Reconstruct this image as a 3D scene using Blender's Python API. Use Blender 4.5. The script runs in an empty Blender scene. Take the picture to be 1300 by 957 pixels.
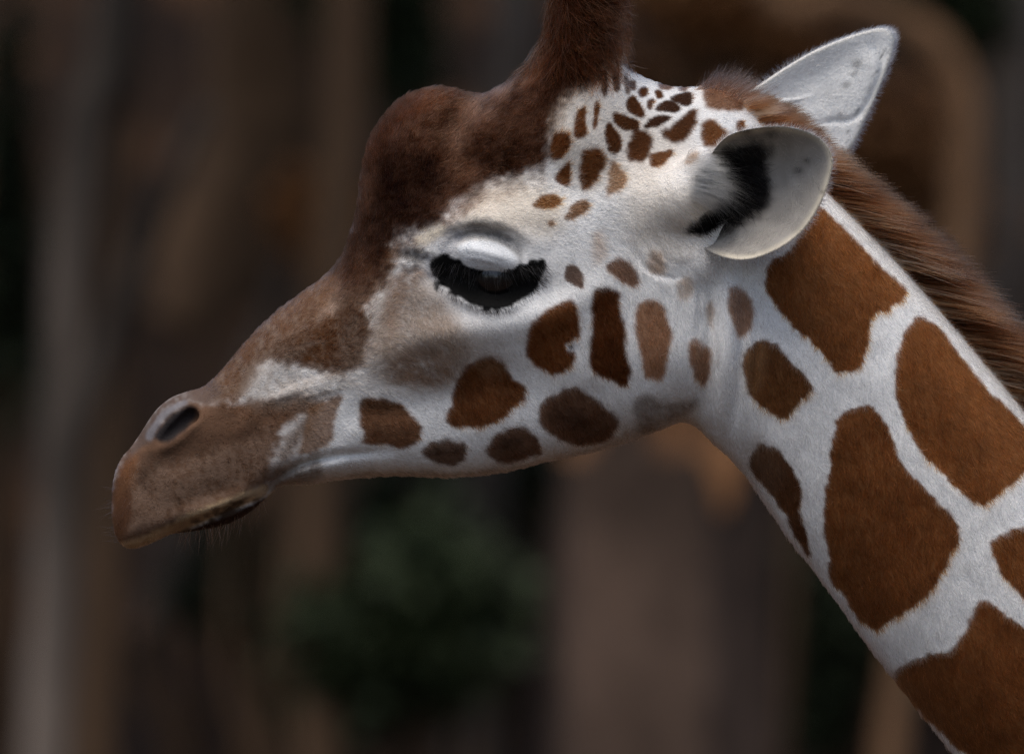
import bpy, math, random
import numpy as np

FUR = 1.0            # density multiplier of the coat
rng = np.random.default_rng(7)
random.seed(7)

# ------------------------------------------------------------------ camera, sky, sun, exposure
scene = bpy.context.scene
S = 0.0008           # metres per drawing unit (the head is about 780 units long)
ZC = 4.0             # eye level of a standing giraffe
DIST = 12.0
FOCUS_Y = -0.055

cam_data = bpy.data.cameras.new('camera')
camera = bpy.data.objects.new('camera', cam_data)
scene.collection.objects.link(camera)
camera.location = (0, FOCUS_Y - DIST, ZC)
camera.rotation_euler = (math.radians(90), 0, 0)
cam_data.sensor_width = 36
cam_data.lens = 36 * DIST / (1300 * S)
cam_data.clip_start = 0.5
cam_data.clip_end = 2000
cam_data.dof.use_dof = True
cam_data.dof.focus_distance = DIST - 0.02
cam_data.dof.aperture_fstop = 4.6
scene.camera = camera

SUN_EL, SUN_AZ = 68, 200      # degrees
world = bpy.data.worlds.new('World')
scene.world = world
world.use_nodes = True
wn = world.node_tree
sky = wn.nodes.new('ShaderNodeTexSky')
sky.sky_type = 'NISHITA'
sky.sun_disc = False
sky.sun_elevation = math.radians(SUN_EL)
sky.sun_rotation = math.radians(SUN_AZ)
bg = wn.nodes['Background']
sky.dust_density = 3.0
sky.ozone_density = 0.6
bg.inputs['Strength'].default_value = 0.10
wn.links.new(sky.outputs['Color'], bg.inputs['Color'])

sun_data = bpy.data.lights.new('sun', 'SUN')
sun_data.energy = 1.5
sun_data.angle = math.radians(40)
sun_data.color = (1.0, 0.95, 0.88)
sun = bpy.data.objects.new('sun', sun_data)
scene.collection.objects.link(sun)
_el, _az = math.radians(SUN_EL), math.radians(SUN_AZ)
from mathutils import Vector
_to_sun = Vector((math.sin(_az) * math.cos(_el), math.cos(_az) * math.cos(_el), math.sin(_el)))
sun.rotation_euler = (-_to_sun).to_track_quat('-Z', 'Y').to_euler()
sun.location = (0, 0, 30)

scene.view_settings.view_transform = 'Standard'
scene.view_settings.look = 'None'
scene.view_settings.exposure = 0.55
scene.view_settings.gamma = 1
scene.render.engine = 'CYCLES'
scene.cycles.use_denoising = True
scene.cycles.denoising_prefilter = 'NONE'
scene.cycles.max_bounces = 10
scene.cycles.diffuse_bounces = 3
scene.cycles.glossy_bounces = 4
scene.cycles.transmission_bounces = 8
scene.cycles_curves.shape = 'RIBBONS'
scene.cycles_curves.subdivisions = 2

# ------------------------------------------------------------------ small helpers
def lin(r, g, b):
    c = np.array([r, g, b], dtype=np.float64) / 255.0
    return np.where(c <= 0.04045, c / 12.92, ((c + 0.055) / 1.055) ** 2.4)

def link(o, parent=None):
    scene.collection.objects.link(o)
    if parent is not None:
        o.parent = parent
        o.matrix_parent_inverse = parent.matrix_world.inverted()
    return o

def tag(o, label=None, cat=None, group=None, kind=None):
    for k, v in (('label', label), ('category', cat), ('group', group), ('kind', kind)):
        if v:
            o[k] = v
    return o

def mesh_object(name, verts, faces, mat, parent=None, smooth=True):
    me = bpy.data.meshes.new(name)
    me.from_pydata([tuple(v) for v in verts] if not isinstance(verts, np.ndarray) else verts.tolist(), [],
                   faces if not isinstance(faces, np.ndarray) else faces.tolist())
    me.materials.append(mat)
    if smooth:
        me.polygons.foreach_set('use_smooth', np.ones(len(me.polygons), dtype=bool))
    me.update()
    return link(bpy.data.objects.new(name, me), parent)

def to_world(u, y, v):
    return np.stack([(u - 650) * S, y * S, ZC + (478.5 - v) * S], axis=-1)

def catmull(pts, n=6, closed=True):
    p = np.asarray(pts, dtype=np.float64)
    m = len(p)
    out = []
    rngi = range(m if closed else m - 1)
    for i in rngi:
        if closed:
            a, b, c, d = p[i - 1], p[i], p[(i + 1) % m], p[(i + 2) % m]
        else:
            a, b, c, d = p[max(i - 1, 0)], p[i], p[i + 1], p[min(i + 2, m - 1)]
        for k in range(n):
            t = k / n
            out.append(0.5 * ((2 * b) + (c - a) * t + (2 * a - 5 * b + 4 * c - d) * t * t + (3 * b - a - 3 * c + d) * t ** 3))
    if not closed:
        out.append(p[-1])
    return np.array(out)

def poly_sdf(U, V, poly):
    """signed distance of points to a closed polygon, negative inside"""
    shp = U.shape
    u = U.ravel().astype(np.float32); v = V.ravel().astype(np.float32)
    d = np.full(u.shape, 1e12, dtype=np.float32)
    inside = np.zeros(u.shape, dtype=bool)
    a = poly.astype(np.float32); b = np.roll(a, -1, axis=0)
    for (x0, y0), (x1, y1) in zip(a, b):
        ex, ey = x1 - x0, y1 - y0
        L = ex * ex + ey * ey
        if L < 1e-9:
            continue
        t = np.clip(((u - x0) * ex + (v - y0) * ey) / L, 0, 1)
        dx = u - x0 - t * ex; dy = v - y0 - t * ey
        np.minimum(d, dx * dx + dy * dy, out=d)
        if y0 != y1:
            c = ((y0 <= v) != (y1 <= v)) & (u < (x1 - x0) * (v - y0) / (y1 - y0) + x0)
            inside ^= c
    d = np.sqrt(d)
    return np.where(inside, -d, d).reshape(shp)

def line_dist(U, V, pts):
    """distance to an open polyline and the 0..1 position along it"""
    pts = np.asarray(pts, dtype=np.float32)
    d = np.full(U.shape, 1e12, dtype=np.float32); par = np.zeros(U.shape, dtype=np.float32)
    n = len(pts) - 1
    for i in range(n):
        (x0, y0), (x1, y1) = pts[i], pts[i + 1]
        ex, ey = x1 - x0, y1 - y0
        t = np.clip(((U - x0) * ex + (V - y0) * ey) / (ex * ex + ey * ey), 0, 1)
        dd = (U - x0 - t * ex) ** 2 + (V - y0 - t * ey) ** 2
        m = dd < d
        d = np.where(m, dd, d); par = np.where(m, (i + t) / n, par)
    return np.sqrt(d), par

def value_noise(shape, cell, seed, stretch=(1, 1)):
    """smooth noise image, about -1..1; cell size in pixels (rows, cols stretched)"""
    r = np.random.default_rng(seed)
    cy, cx = cell * stretch[1], cell * stretch[0]
    gh, gw = int(shape[0] / cy) + 4, int(shape[1] / cx) + 4
    g = r.uniform(-1, 1, (gh, gw)).astype(np.float32)
    yy = np.arange(shape[0]) / cy; xx = np.arange(shape[1]) / cx
    iy = yy.astype(int); ix = xx.astype(int)
    fy = (yy - iy)[:, None]; fx = (xx - ix)[None, :]
    fy = fy * fy * (3 - 2 * fy); fx = fx * fx * (3 - 2 * fx)
    def G(a, b):
        return g[(iy + a)[:, None], (ix + b)[None, :]]
    return ((G(0, 0) * (1 - fx) + G(0, 1) * fx) * (1 - fy) + (G(1, 0) * (1 - fx) + G(1, 1) * fx) * fy).astype(np.float32)

def smoothstep(a, b, x):
    t = np.clip((x - a) / (b - a), 0, 1)
    return t * t * (3 - 2 * t)

def bilinear(img, u, v, u0, v0, step):
    x = np.clip((u - u0) / step, 0, img.shape[1] - 1.001); y = np.clip((v - v0) / step, 0, img.shape[0] - 1.001)
    ix = x.astype(int); iy = y.astype(int)
    fx = (x - ix); fy = (y - iy)
    if img.ndim == 3:
        fx = fx[..., None]; fy = fy[..., None]
    return (img[iy, ix] * (1 - fx) + img[iy, ix + 1] * fx) * (1 - fy) + (img[iy + 1, ix] * (1 - fx) + img[iy + 1, ix + 1] * fx) * fy

def surface_nets(f, org, step):
    """smooth surface of a sampled field, f[i,j,k] at org + step*(i,j,k); quads wound outward"""
    ins = f < 0
    nx, ny, nz = f.shape
    c = np.zeros((nx - 1, ny - 1, nz - 1), dtype=np.uint8)
    for a in (0, 1):
        for b in (0, 1):
            for d in (0, 1):
                c += ins[a:nx - 1 + a, b:ny - 1 + b, d:nz - 1 + d]
    act = (c > 0) & (c < 8)
    idx = np.full(act.shape, -1, dtype=np.int32)
    I = np.argwhere(act)
    idx[act] = np.arange(len(I))
    acc = np.zeros((len(I), 3)); cnt = np.zeros(len(I))
    corners = [(a, b, d) for a in (0, 1) for b in (0, 1) for d in (0, 1)]
    val = {k: f[I[:, 0] + k[0], I[:, 1] + k[1], I[:, 2] + k[2]].astype(np.float64) for k in corners}
    for k in corners:
        for ax in range(3):
            if k[ax] == 0:
                k2 = list(k); k2[ax] = 1; k2 = tuple(k2)
                a, b = val[k], val[k2]
                m = (a < 0) != (b < 0)
                t = np.where(m, a / np.where(m, a - b, 1), 0)
                p = np.tile(np.array(k, dtype=np.float64), (len(I), 1)); p[:, ax] += t
                acc[m] += p[m]; cnt[m] += 1
    P = (I + acc / cnt[:, None]) * step + np.array(org)
    quads = []
    for ax in range(3):
        o1, o2 = [(1, 2), (2, 0), (0, 1)][ax]
        sl0 = [slice(1, -1)] * 3; sl1 = [slice(1, -1)] * 3
        sl0[ax] = slice(0, -1); sl1[ax] = slice(1, None)
        A = ins[tuple(sl0)]; B = ins[tuple(sl1)]
        for flip, m in ((False, A & ~B), (True, ~A & B)):
            E = np.argwhere(m)
            if not len(E):
                continue
            off = np.ones(3, dtype=int); off[ax] = 0
            E = E + off
            q = []
            for d1, d2 in ((-1, -1), (0, -1), (0, 0), (-1, 0)):
                e = E.copy(); e[:, o1] += d1; e[:, o2] += d2
                q.append(idx[e[:, 0], e[:, 1], e[:, 2]])
            q = np.stack(q, 1)
            if flip:
                q = q[:, ::-1]
            quads.append(q)
    Q = np.concatenate(quads)
    return P, Q[(Q >= 0).all(1)]

def vertex_normals(P, Q):
    n = np.cross(P[Q[:, 2]] - P[Q[:, 0]], P[Q[:, 3]] - P[Q[:, 1]])
    N = np.zeros_like(P)
    for k in range(4):
        for a in range(3):
            N[:, a] += np.bincount(Q[:, k], weights=n[:, a], minlength=len(P))
    return N / np.maximum(np.linalg.norm(N, axis=1, keepdims=True), 1e-12)

def smin(a, b, k):
    h = np.clip(0.5 + 0.5 * (b - a) / k, 0, 1)
    return b * (1 - h) + a * h - k * h * (1 - h)

def smax(a, b, k):
    return -smin(-a, -b, k)

def capsule(U, Y, V, a, b, ra, rb):
    a = np.array(a, dtype=np.float32); b = np.array(b, dtype=np.float32); e = b - a
    t = np.clip(((U - a[0]) * e[0] + (Y - a[1]) * e[1] + (V - a[2]) * e[2]) / (e @ e), 0, 1)
    return np.sqrt((U - a[0] - t * e[0]) ** 2 + (Y - a[1] - t * e[1]) ** 2 + (V - a[2] - t * e[2]) ** 2) - (ra + (rb - ra) * t)

# ------------------------------------------------------------------ giraffe: form of head and neck
OUTLINE = [(165, 697), (149, 688), (141, 665), (140, 635), (143, 605), (152, 582), (164, 568), (177, 549), (195, 522), (215, 505),
           (236, 497), (258, 490), (280, 470), (307, 438), (340, 404), (378, 374), (410, 351), (433, 325), (446, 292),
           (454, 260), (459, 225), (464, 195), (475, 166), (491, 142), (514, 121), (540, 112), (566, 111), (592, 117), (615, 119),
           (642, 110), (668, 96), (700, 86), (745, 88), (790, 88), (820, 98), (850, 108), (880, 110), (905, 108), (935, 116), (960, 138),
           (1000, 184), (1050, 232), (1105, 286), (1165, 350), (1232, 428), (1302, 512), (1390, 618), (1480, 724), (1580, 842), (1700, 985),
           (1420, 1210), (1330, 1105), (1262, 1016), (1195, 935), (1140, 864), (1100, 812), (1050, 744), (1000, 678), (955, 612), (930, 582),
           (905, 560), (884, 540), (862, 536), (835, 546), (800, 559), (750, 573), (700, 584), (650, 597), (600, 604), (555, 606),
           (500, 604), (450, 607), (415, 611), (385, 615), (355, 617), (335, 634), (318, 649), (292, 664), (262, 672), (236, 676), (214, 679), (190, 690)]
WIDTH = [  # along, down, half width, edge roundness
    (150, 620, 44, 40), (165, 670, 40, 30), (195, 590, 58, 42), (215, 535, 50, 40), (240, 620, 70, 50), (250, 505, 50, 40), (245, 671, 34, 16), (285, 660, 36, 18), (322, 642, 40, 18),
    (300, 570, 72, 50), (300, 500, 56, 50), (290, 645, 58, 30), (340, 450, 52, 50), (400, 540, 74, 50), (385, 600, 56, 30), (400, 470, 76, 60), (400, 400, 56, 60),
    (480, 590, 50, 34), (480, 530, 66, 50), (480, 450, 88, 80), (480, 370, 74, 80), (560, 592, 48, 40), (560, 520, 76, 60), (560, 430, 108, 90),
    (470, 250, 58, 70), (530, 150, 54, 60), (545, 230, 80, 80), (560, 310, 108, 100), (620, 285, 122, 100), (620, 350, 128, 100), (650, 425, 112, 100),
    (650, 520, 82, 80), (640, 580, 54, 50), (600, 180, 66, 70), (650, 210, 92, 90), (700, 150, 84, 70), (700, 280, 118, 100), (750, 130, 86, 60), (750, 250, 110, 100),
    (740, 350, 112, 100), (750, 450, 104, 100), (740, 540, 72, 70), (850, 140, 78, 70), (850, 250, 104, 100), (840, 350, 108, 100), (840, 450, 104, 100),
    (840, 520, 82, 60), (935, 140, 50, 55), (900, 220, 92, 90), (910, 400, 98, 100), (960, 300, 96, 110), (960, 450, 100, 120), (930, 540, 84, 80),
    (1030, 270, 80, 120), (1020, 550, 98, 140), (1100, 450, 102, 165), (1050, 690, 92, 150), (1200, 550, 106, 175), (1200, 750, 108, 180), (1300, 650, 112, 185),
    (1300, 900, 114, 190), (1400, 800, 118, 195), (1550, 950, 125, 200), (1450, 1080, 122, 200)]

G2 = 2.0
GU0, GV0, GU1, GV1 = 100, -130, 1610, 1100
gu = np.arange(GU0, GU1, G2, dtype=np.float32); gv = np.arange(GV0, GV1, G2, dtype=np.float32)
GU, GV = np.meshgrid(gu, gv)
D2 = poly_sdf(GU, GV, catmull(OUTLINE, 4))

wsum = np.zeros_like(GU); Wd = np.zeros_like(GU); Rd = np.zeros_like(GU)
for (a, b, w, r) in WIDTH:
    sg = 48.0 if a < 1000 else 90.0
    k = np.exp(-((GU - a) ** 2 + (GV - b) ** 2) / (2 * sg * sg)) + 1e-4 / (1 + ((GU - a) ** 2 + (GV - b) ** 2) / 8e3) ** 2
    wsum += k; Wd += k * w; Rd += k * r
Wd /= wsum; Rd /= wsum

def bump(u, v, su, sv, ang, amp):
    global Wd
    c, s = math.cos(math.radians(ang)), math.sin(math.radians(ang))
    x = (GU - u) * c + (GV - v) * s; y = -(GU - u) * s + (GV - v) * c
    Wd = Wd + amp * np.exp(-0.5 * ((x / su) ** 2 + (y / sv) ** 2)).astype(np.float32)

def ridge(pts, width, amp, fade=True):
    global Wd
    d, t = line_dist(GU, GV, catmull(pts, 5, closed=False))
    k = np.exp(-0.5 * (d / width) ** 2)
    if fade:
        k = k * np.clip(4 * t, 0.0, 1) * np.clip(4 * (1 - t), 0.0, 1)
    Wd = Wd + amp * k.astype(np.float32)

bump(600, 272, 52, 14, 0, 10)                                                       # brow
ridge([(545, 300), (575, 288), (620, 283), (665, 300), (700, 318)], 9, 5)
ridge([(560, 318), (583, 302), (615, 297), (645, 306), (668, 326)], 5, -6)           # fold above the lid
bump(618, 325, 31, 9.5, 16, 11)                                                      # upper lid
ridge([(588, 321), (615, 326), (648, 337)], 2.4, -2.2)
ridge([(592, 331), (615, 335), (640, 340)], 2.2, -1.0)
ridge([(556, 306), (580, 292), (615, 288), (650, 297), (676, 318)], 2.6, -3.0)
bump(614, 360, 48, 12, 6, -15)                                                      # eye opening
ridge([(553, 350), (580, 373), (612, 390), (650, 387), (680, 365)], 6, 5)            # lower lid
ridge([(500, 322), (525, 325), (552, 336)], 4, -4)                                   # tear groove
ridge([(512, 350), (525, 344), (538, 340)], 3, -3)
ridge([(455, 462), (540, 428), (620, 418), (700, 400), (790, 350)], 15, 9)                       # facial crest
ridge([(330, 512), (365, 500), (400, 490), (440, 478)], 3.5, 3)                      # veins over the snout
ridge([(375, 508), (405, 497), (438, 489)], 2.5, 2.5)
ridge([(350, 500), (390, 485), (436, 474)], 2.0, 1.6)
ridge([(336, 636), (344, 617), (357, 603), (384, 589), (430, 578), (505, 572)], 4.2, -11)
ridge([(325, 640), (340, 622), (352, 606), (378, 591)], 3.5, -7)   # corner of the mouth
ridge([(362, 612), (400, 600), (450, 592)], 9, 3)
ridge([(206, 684), (235, 671), (270, 657), (305, 643), (338, 630)], 4, -20)          # mouth
ridge([(175, 690), (205, 672), (240, 656), (285, 640), (325, 622)], 9, 8)            # upper lip edge
bump(265, 600, 45, 30, -30, 5)
bump(790, 430, 70, 70, 0, 6)                                                        # jaw muscle
ridge([(480, 515), (560, 500), (640, 478), (710, 470)], 20, -7)
bump(725, 235, 34, 26, 0, -7)
bump(705, 515, 30, 26, 0, -5)
ridge([(745, 480), (760, 520), (755, 560)], 10, -4)
ridge([(430, 560), (480, 545), (540, 548)], 14, 4)
ridge([(908, 330), (902, 400), (898, 460), (888, 520), (876, 548)], 9, -13)          # behind the jaw
ridge([(925, 350), (924, 430), (915, 510), (905, 545)], 8, 6)
ridge([(942, 330), (944, 420), (936, 500), (928, 560)], 5, -4.5)
ridge([(962, 350), (960, 440), (952, 520)], 4, -2.5)
ridge([(890, 350), (886, 400), (884, 440)], 3, -3)
for k in range(3):
    ridge([(800 + 14 * k, 300 - 4 * k), (815 + 12 * k, 335 - 6 * k), (850 + 6 * k, 352 - 8 * k), (885, 345 - 9 * k)], 3.2, -5.0)
ridge([(583, 125), (577, 160), (585, 200), (600, 225)], 14, -9)                      # saddle before the horn
bump(690, 165, 26, 50, 8, 8)
bump(525, 190, 28, 52, 8, 8)
ridge([(178, 566), (186, 548), (203, 526), (228, 508), (246, 512)], 5, 6)            # rim of the nostril
ridge([(185, 572), (215, 566), (240, 545), (250, 524)], 6, 5)
bump(948, 250, 26, 40, 0, -20)
bump(912, 290, 16, 12, -25, -16)
n1 = value_noise(GU.shape, 22, 3); n2 = value_noise(GU.shape, 9, 4)
Wd = np.maximum(Wd + 1.0 * n1 + 0.4 * n2, 8)

NET = 2.5
hu = np.arange(116, 1600, NET, dtype=np.float32); hv = np.arange(-112, 1090, NET, dtype=np.float32)
hy = np.arange(0, 166, NET, dtype=np.float32)
U2, V2 = np.meshgrid(hu, hv, indexing='ij')
w2 = bilinear(Wd, U2, V2, GU0, GV0, G2).astype(np.float32)
r2 = bilinear(Rd, U2, V2, GU0, GV0, G2).astype(np.float32)
t2 = np.maximum(1 + bilinear(D2, U2, V2, GU0, GV0, G2).astype(np.float32) / r2, 0)
q = hy[None, :, None] / w2[:, None, :]
tt = (t2 ** 2)[:, None, :]
rad = np.sqrt(q * q + tt)
F = (rad - 1) * (q * q * w2[:, None, :] + tt * r2[:, None, :]) / np.maximum(rad * rad, 1e-6)
del q, rad
U3 = hu[:, None, None]; Y3 = hy[None, :, None]; V3 = hv[None, None, :]
F = smin(F, capsule(U3, Y3, V3, (736, 46, 165), (750, 54, -66), 56, 40), 40)        # horns
F = smin(F, capsule(U3, Y3, V3, (648, 34, 178), (722, 48, 84), 44, 28), 40)
F = smin(F, capsule(U3, Y3, V3, (818, 58, 264), (862, 92, 254), 54, 40), 30)         # ear bases
F = smin(F, capsule(U3, Y3, V3, (888, 112, 204), (874, 112, 246), 17, 14), 20)
F = smin(F, capsule(U3, Y3, V3, (836, 70, 324), (884, 86, 332), 30, 22), 24)
F = smax(F, -capsule(U3, Y3, V3, (190, 66, 560), (238, 62, 522), 10, 18), 6)           # nostrils
F = smax(F, -capsule(U3, Y3, V3, (206, 54, 558), (242, 44, 530), 6, 11), 4)
F = smax(F, 0.645 * U3 + 0.765 * V3 - 1655 + 0 * Y3, 4)
full = np.concatenate([F[:, :0:-1, :], F], axis=1)
HP, HQ = surface_nets(full, (hu[0], -hy[-1], hv[0]), NET)
del full, F, tt

# shoulders, trunk and legs, coarser (below and beside the frame)
BS = 26.0
bu = np.arange(1350, 4500, BS, dtype=np.float32); bv = np.arange(700, 5520, BS, dtype=np.float32); by = np.arange(-620, 621, BS, dtype=np.float32)
U3 = bu[:, None, None]; Y3 = by[None, :, None]; V3 = bv[None, None, :]
B = capsule(U3, Y3 * 1.42, V3, (1502, 0, 950), (2050, 0, 1640), 178, 225)
B = smin(B, capsule(U3, Y3 * 1.25, V3, (2050, 0, 1640), (2650, 0, 2430), 215, 420), 120)
B = smin(B, capsule(U3, Y3 * 1.15, V3, (2650, 0, 2480), (3250, 0, 2720), 470, 470), 150)
B = smin(B, capsule(U3, Y3 * 1.15, V3, (3250, 0, 2720), (3800, 0, 2760), 460, 380), 150)
for sgn in (-1, 1):
    for chain in ([(2620, 230, 2750, 190), (2580, 220, 3350, 120), (2600, 210, 4150, 85), (2600, 205, 5150, 52), (2590, 205, 5250, 62), (2570, 205, 5430, 70)],
                  [(3900, 220, 2850, 230), (3800, 230, 3450, 140), (4000, 215, 4200, 90), (3930, 205, 5150, 54), (3920, 205, 5250, 62), (3900, 205, 5430, 70)]):
        for (a, b) in zip(chain[:-1], chain[1:]):
            B = smin(B, capsule(U3, Y3, V3, (a[0], sgn * a[1], a[2]), (b[0], sgn * b[1], b[2]), a[3], b[3]), 60)
B = smin(B, capsule(U3, Y3, V3, (4080, 0, 2650), (4200, 0, 3500), 40, 22), 40)
B = smax(B, V3 - 5478 + 0 * U3 + 0 * Y3, 5)
BP, BQ = surface_nets(B, (bu[0], by[0], bv[0]), BS)
del B

# ------------------------------------------------------------------ giraffe: ears (thick leaf-shaped cups)
def ear_cup(rim, centre, y_rim, y_centre, thick, bulge, nth=96, nr=26, creases=(), bowl=2.0):
    """inside sheet and outside sheet, joined over a rounded rim; all in drawing units (u, y, v)"""
    rim = catmull(rim, 10)
    seg = np.linalg.norm(np.roll(rim, -1, 0) - rim, axis=1); s = np.concatenate([[0], np.cumsum(seg)])
    tgt = np.linspace(0, s[-1], nth, endpoint=False)
    rr = np.stack([np.interp(tgt, s, np.append(rim[:, k], rim[0, k])) for k in (0, 1)], 1)
    cen = np.array(centre)
    yr = np.array([y_rim(p[0], p[1]) for p in rr])
    rho = np.linspace(0.004, 1, nr) ** 0.85
    sheets = []
    for side in (0, 1):
        P = np.zeros((nr, nth, 3))
        for i, r in enumerate(rho):
            p = cen + r * (rr - cen)
            P[i, :, 0] = p[:, 0]; P[i, :, 2] = p[:, 1]
            P[i, :, 1] = yr * r ** 1.0 + (np.mean(yr)) * (1 - r) + (y_centre - np.mean(yr)) * (1 - r ** bowl)
        for (pts, wd, amp) in creases:
            d, t = line_dist(P[:, :, 0], P[:, :, 2], catmull(pts, 5, closed=False))
            P[:, :, 1] += amp * np.exp(-0.5 * (d / wd) ** 2) * np.clip(5 * t, 0, 1) * np.clip(5 * (1 - t), 0, 1)
        if side == 1:
            edge = np.sqrt(np.clip(1 - rho ** 6, 0, 1))[:, None]
            P[:, :, 1] += thick * (0.12 + 0.88 * edge) + bulge * (1 - rho[:, None] ** 2)
        sheets.append(P)
    inner, outer = sheets
    P = np.concatenate([inner.reshape(-1, 3), outer.reshape(-1, 3)])
    Q = []
    N = nr * nth
    for i in range(nr - 1):
        for j in range(nth):
            a, b = i * nth + j, i * nth + (j + 1) % nth
            Q.append((a, b, b + nth, a + nth))
            Q.append((N + a, N + a + nth, N + b + nth, N + b))
    for j in range(nth):
        a, b = (nr - 1) * nth + j, (nr - 1) * nth + (j + 1) % nth
        Q.append((a, b, N + b, N + a))
    return P, np.array(Q), N

NEAR_RIM = [(903, 196), (922, 175), (950, 166), (985, 163), (1015, 168), (1040, 181), (1053, 204), (1048, 234), (1036, 264), (1016, 294),
            (986, 317), (950, 330), (920, 328), (893, 315), (874, 295), (876, 276), (888, 250), (896, 222)]
NE_P, NE_Q, NE_N = ear_cup(NEAR_RIM, (938, 250), lambda u, v: -98 - 0.50 * max(u - 890, 0) - 0.05 * (v - 250) - 36 * min(max((u - 893) / 35, 0), 1) ** 0.7, -84, 8, 12,
                           creases=[([(900, 300), (950, 296), (985, 270), (1000, 225)], 9, -3), ([(935, 255), (968, 250), (975, 225)], 6, -4), ([(985, 190), (1000, 230), (1004, 275), (985, 305)], 2.8, -2.6), ([(915, 292), (945, 290), (972, 272), (980, 250)], 5, -6)], bowl=3.4)
FAR_RIM = [(925, 140), (948, 118), (975, 99), (1005, 79), (1040, 59), (1080, 42), (1115, 31), (1135, 31), (1143, 42), (1139, 66), (1126, 100),
           (1107, 143), (1088, 181), (1066, 196), (1020, 196), (965, 180)]
FE_P, FE_Q, FE_N = ear_cup(FAR_RIM, (1030, 120), lambda u, v: 62 + 0.55 * max(u - 940, 0), 88, 8, 12,
                           creases=[([(1030, 158), (1060, 150), (1090, 146), (1112, 118), (1126, 80), (1122, 58), (1104, 47)], 2.6, -3.5),
                                    ([(1000, 165), (1060, 140), (1100, 90), (1125, 50)], 20, 5)], bowl=2.2)
# the cup of the far ear opens away: its convex back looks at the camera
FE_P[:, 1] = 2 * (62 + 0.55 * np.maximum(FE_P[:, 0] - 940, 0)) - FE_P[:, 1]
FE_Q = FE_Q[:, ::-1]

# ------------------------------------------------------------------ giraffe: coat pattern (pigment, with some painted shade and highlight), one image per unit of length
CU0, CV0 = 100, -130
CW, CH = 1620, 1240
cu = np.arange(CU0, CU0 + CW, dtype=np.float32); cv = np.arange(CV0, CV0 + CH, dtype=np.float32)
CU, CV = np.meshgrid(cu, cv)
WHITE = np.array([0.70, 0.69, 0.675]); CREAM = np.array([0.60, 0.50, 0.38]); TAN = np.array([0.30, 0.185, 0.11])
BROWN = np.array([0.145, 0.056, 0.020]); DARK = np.array([0.045, 0.017, 0.008]); BLACK = np.array([0.004, 0.0035, 0.0035])
GREY = np.array([0.20, 0.20, 0.21]); LIGHTBROWN = np.array([0.27, 0.125, 0.055])
COAT = np.empty((CH, CW, 3), dtype=np.float32); COAT[:] = WHITE
nA = value_noise((CH, CW), 7, 11); nB = value_noise((CH, CW), 3.2, 12); nC = value_noise((CH, CW), 26, 13); nD = value_noise((CH, CW), 60, 14)
nS = value_noise((CH, CW), 4, 15, (1, 3.2))

def paint(pts, col, feather=2.5, alpha=1.0, rough=1.0, mottle=0.0, smooth=True):
    poly = catmull(pts, 5) if smooth else np.array(pts, dtype=np.float64)
    pad = feather * 3 + 10
    u0 = int(max(poly[:, 0].min() - pad - CU0, 0)); u1 = int(min(poly[:, 0].max() + pad - CU0, CW))
    v0 = int(max(poly[:, 1].min() - pad - CV0, 0)); v1 = int(min(poly[:, 1].max() + pad - CV0, CH))
    sl = (slice(v0, v1), slice(u0, u1))
    d = poly_sdf(CU[sl], CV[sl], poly) + rough * (1.8 * nA[sl] + 1.1 * nB[sl] + 1.6 * nC[sl])
    m = smoothstep(feather, -feather, d) * alpha
    if mottle:
        m = m * np.clip(1 + mottle * (0.55 * nA[sl] + 0.8 * nC[sl] + 1.0 * nB[sl] + 0.5 * nS[sl]) - 0.25 * mottle, 0, 1.15)
    m = np.clip(m, 0, 1)[..., None]
    COAT[sl] = COAT[sl] * (1 - m) + np.asarray(col, dtype=np.float32) * m

# broad tints of the face
paint([(570, 300), (600, 245), (640, 228), (690, 235), (720, 265), (700, 300), (640, 300)], CREAM, 22, 0.65)
paint([(700, 100), (760, 110), (830, 150), (880, 190), (830, 230), (740, 240), (700, 200)], (0.50, 0.42, 0.33), 25, 0.5)
paint([(800, 230), (870, 230), (905, 200), (905, 300), (860, 330), (800, 310)], CREAM, 25, 0.45)
paint([(470, 470), (465, 420), (490, 370), (520, 345), (555, 375), (585, 410), (600, 450), (580, 480), (540, 492), (500, 490)], (0.26, 0.175, 0.12), 16, 0.72, 2, 0.22)
paint([(495, 460), (530, 440), (570, 455), (575, 480), (540, 490), (500, 485)], LIGHTBROWN, 10, 0.65, 2, 0.6)
paint([(488, 400), (500, 355), (530, 340), (545, 350), (520, 365), (505, 400), (495, 425)], LIGHTBROWN, 9, 0.6, 2, 0.4)
# snout top
SNOUT = [(232, 492), (252, 474), (290, 426), (328, 386), (398, 332), (430, 305), (500, 318), (490, 350), (470, 392), (465, 450), (432, 472), (380, 466), (345, 458), (325, 470), (310, 500), (285, 512), (260, 510)]
paint(SNOUT, (0.27, 0.18, 0.125), 12, 0.9, 2.5, 0.0)
paint([(232, 492), (252, 474), (290, 426), (328, 386), (398, 332), (430, 305), (500, 318), (490, 350), (470, 385), (420, 398), (365, 430),
       (345, 455), (325, 470), (310, 500), (285, 512), (260, 510)], (0.150, 0.078, 0.042), 9, 0.85, 2.5, 0.30)
paint([(405, 400), (430, 350), (455, 320), (485, 330), (470, 375), (440, 395)], (0.36, 0.26, 0.20), 10, 0.5, 2, 0.6)
paint([(347, 452), (361, 433), (393, 411), (425, 397), (453, 390), (467, 397), (471, 422), (460, 447), (453, 465), (432, 476), (407, 474), (382, 467), (357, 460)],
      (0.100, 0.043, 0.018), 6, 0.88, 2.5, 0.35)
paint([(285, 470), (305, 440), (338, 408), (380, 376), (400, 400), (350, 440), (325, 470), (305, 490)], (0.13, 0.065, 0.035), 6, 0.55, 2.5, 0.7)
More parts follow.
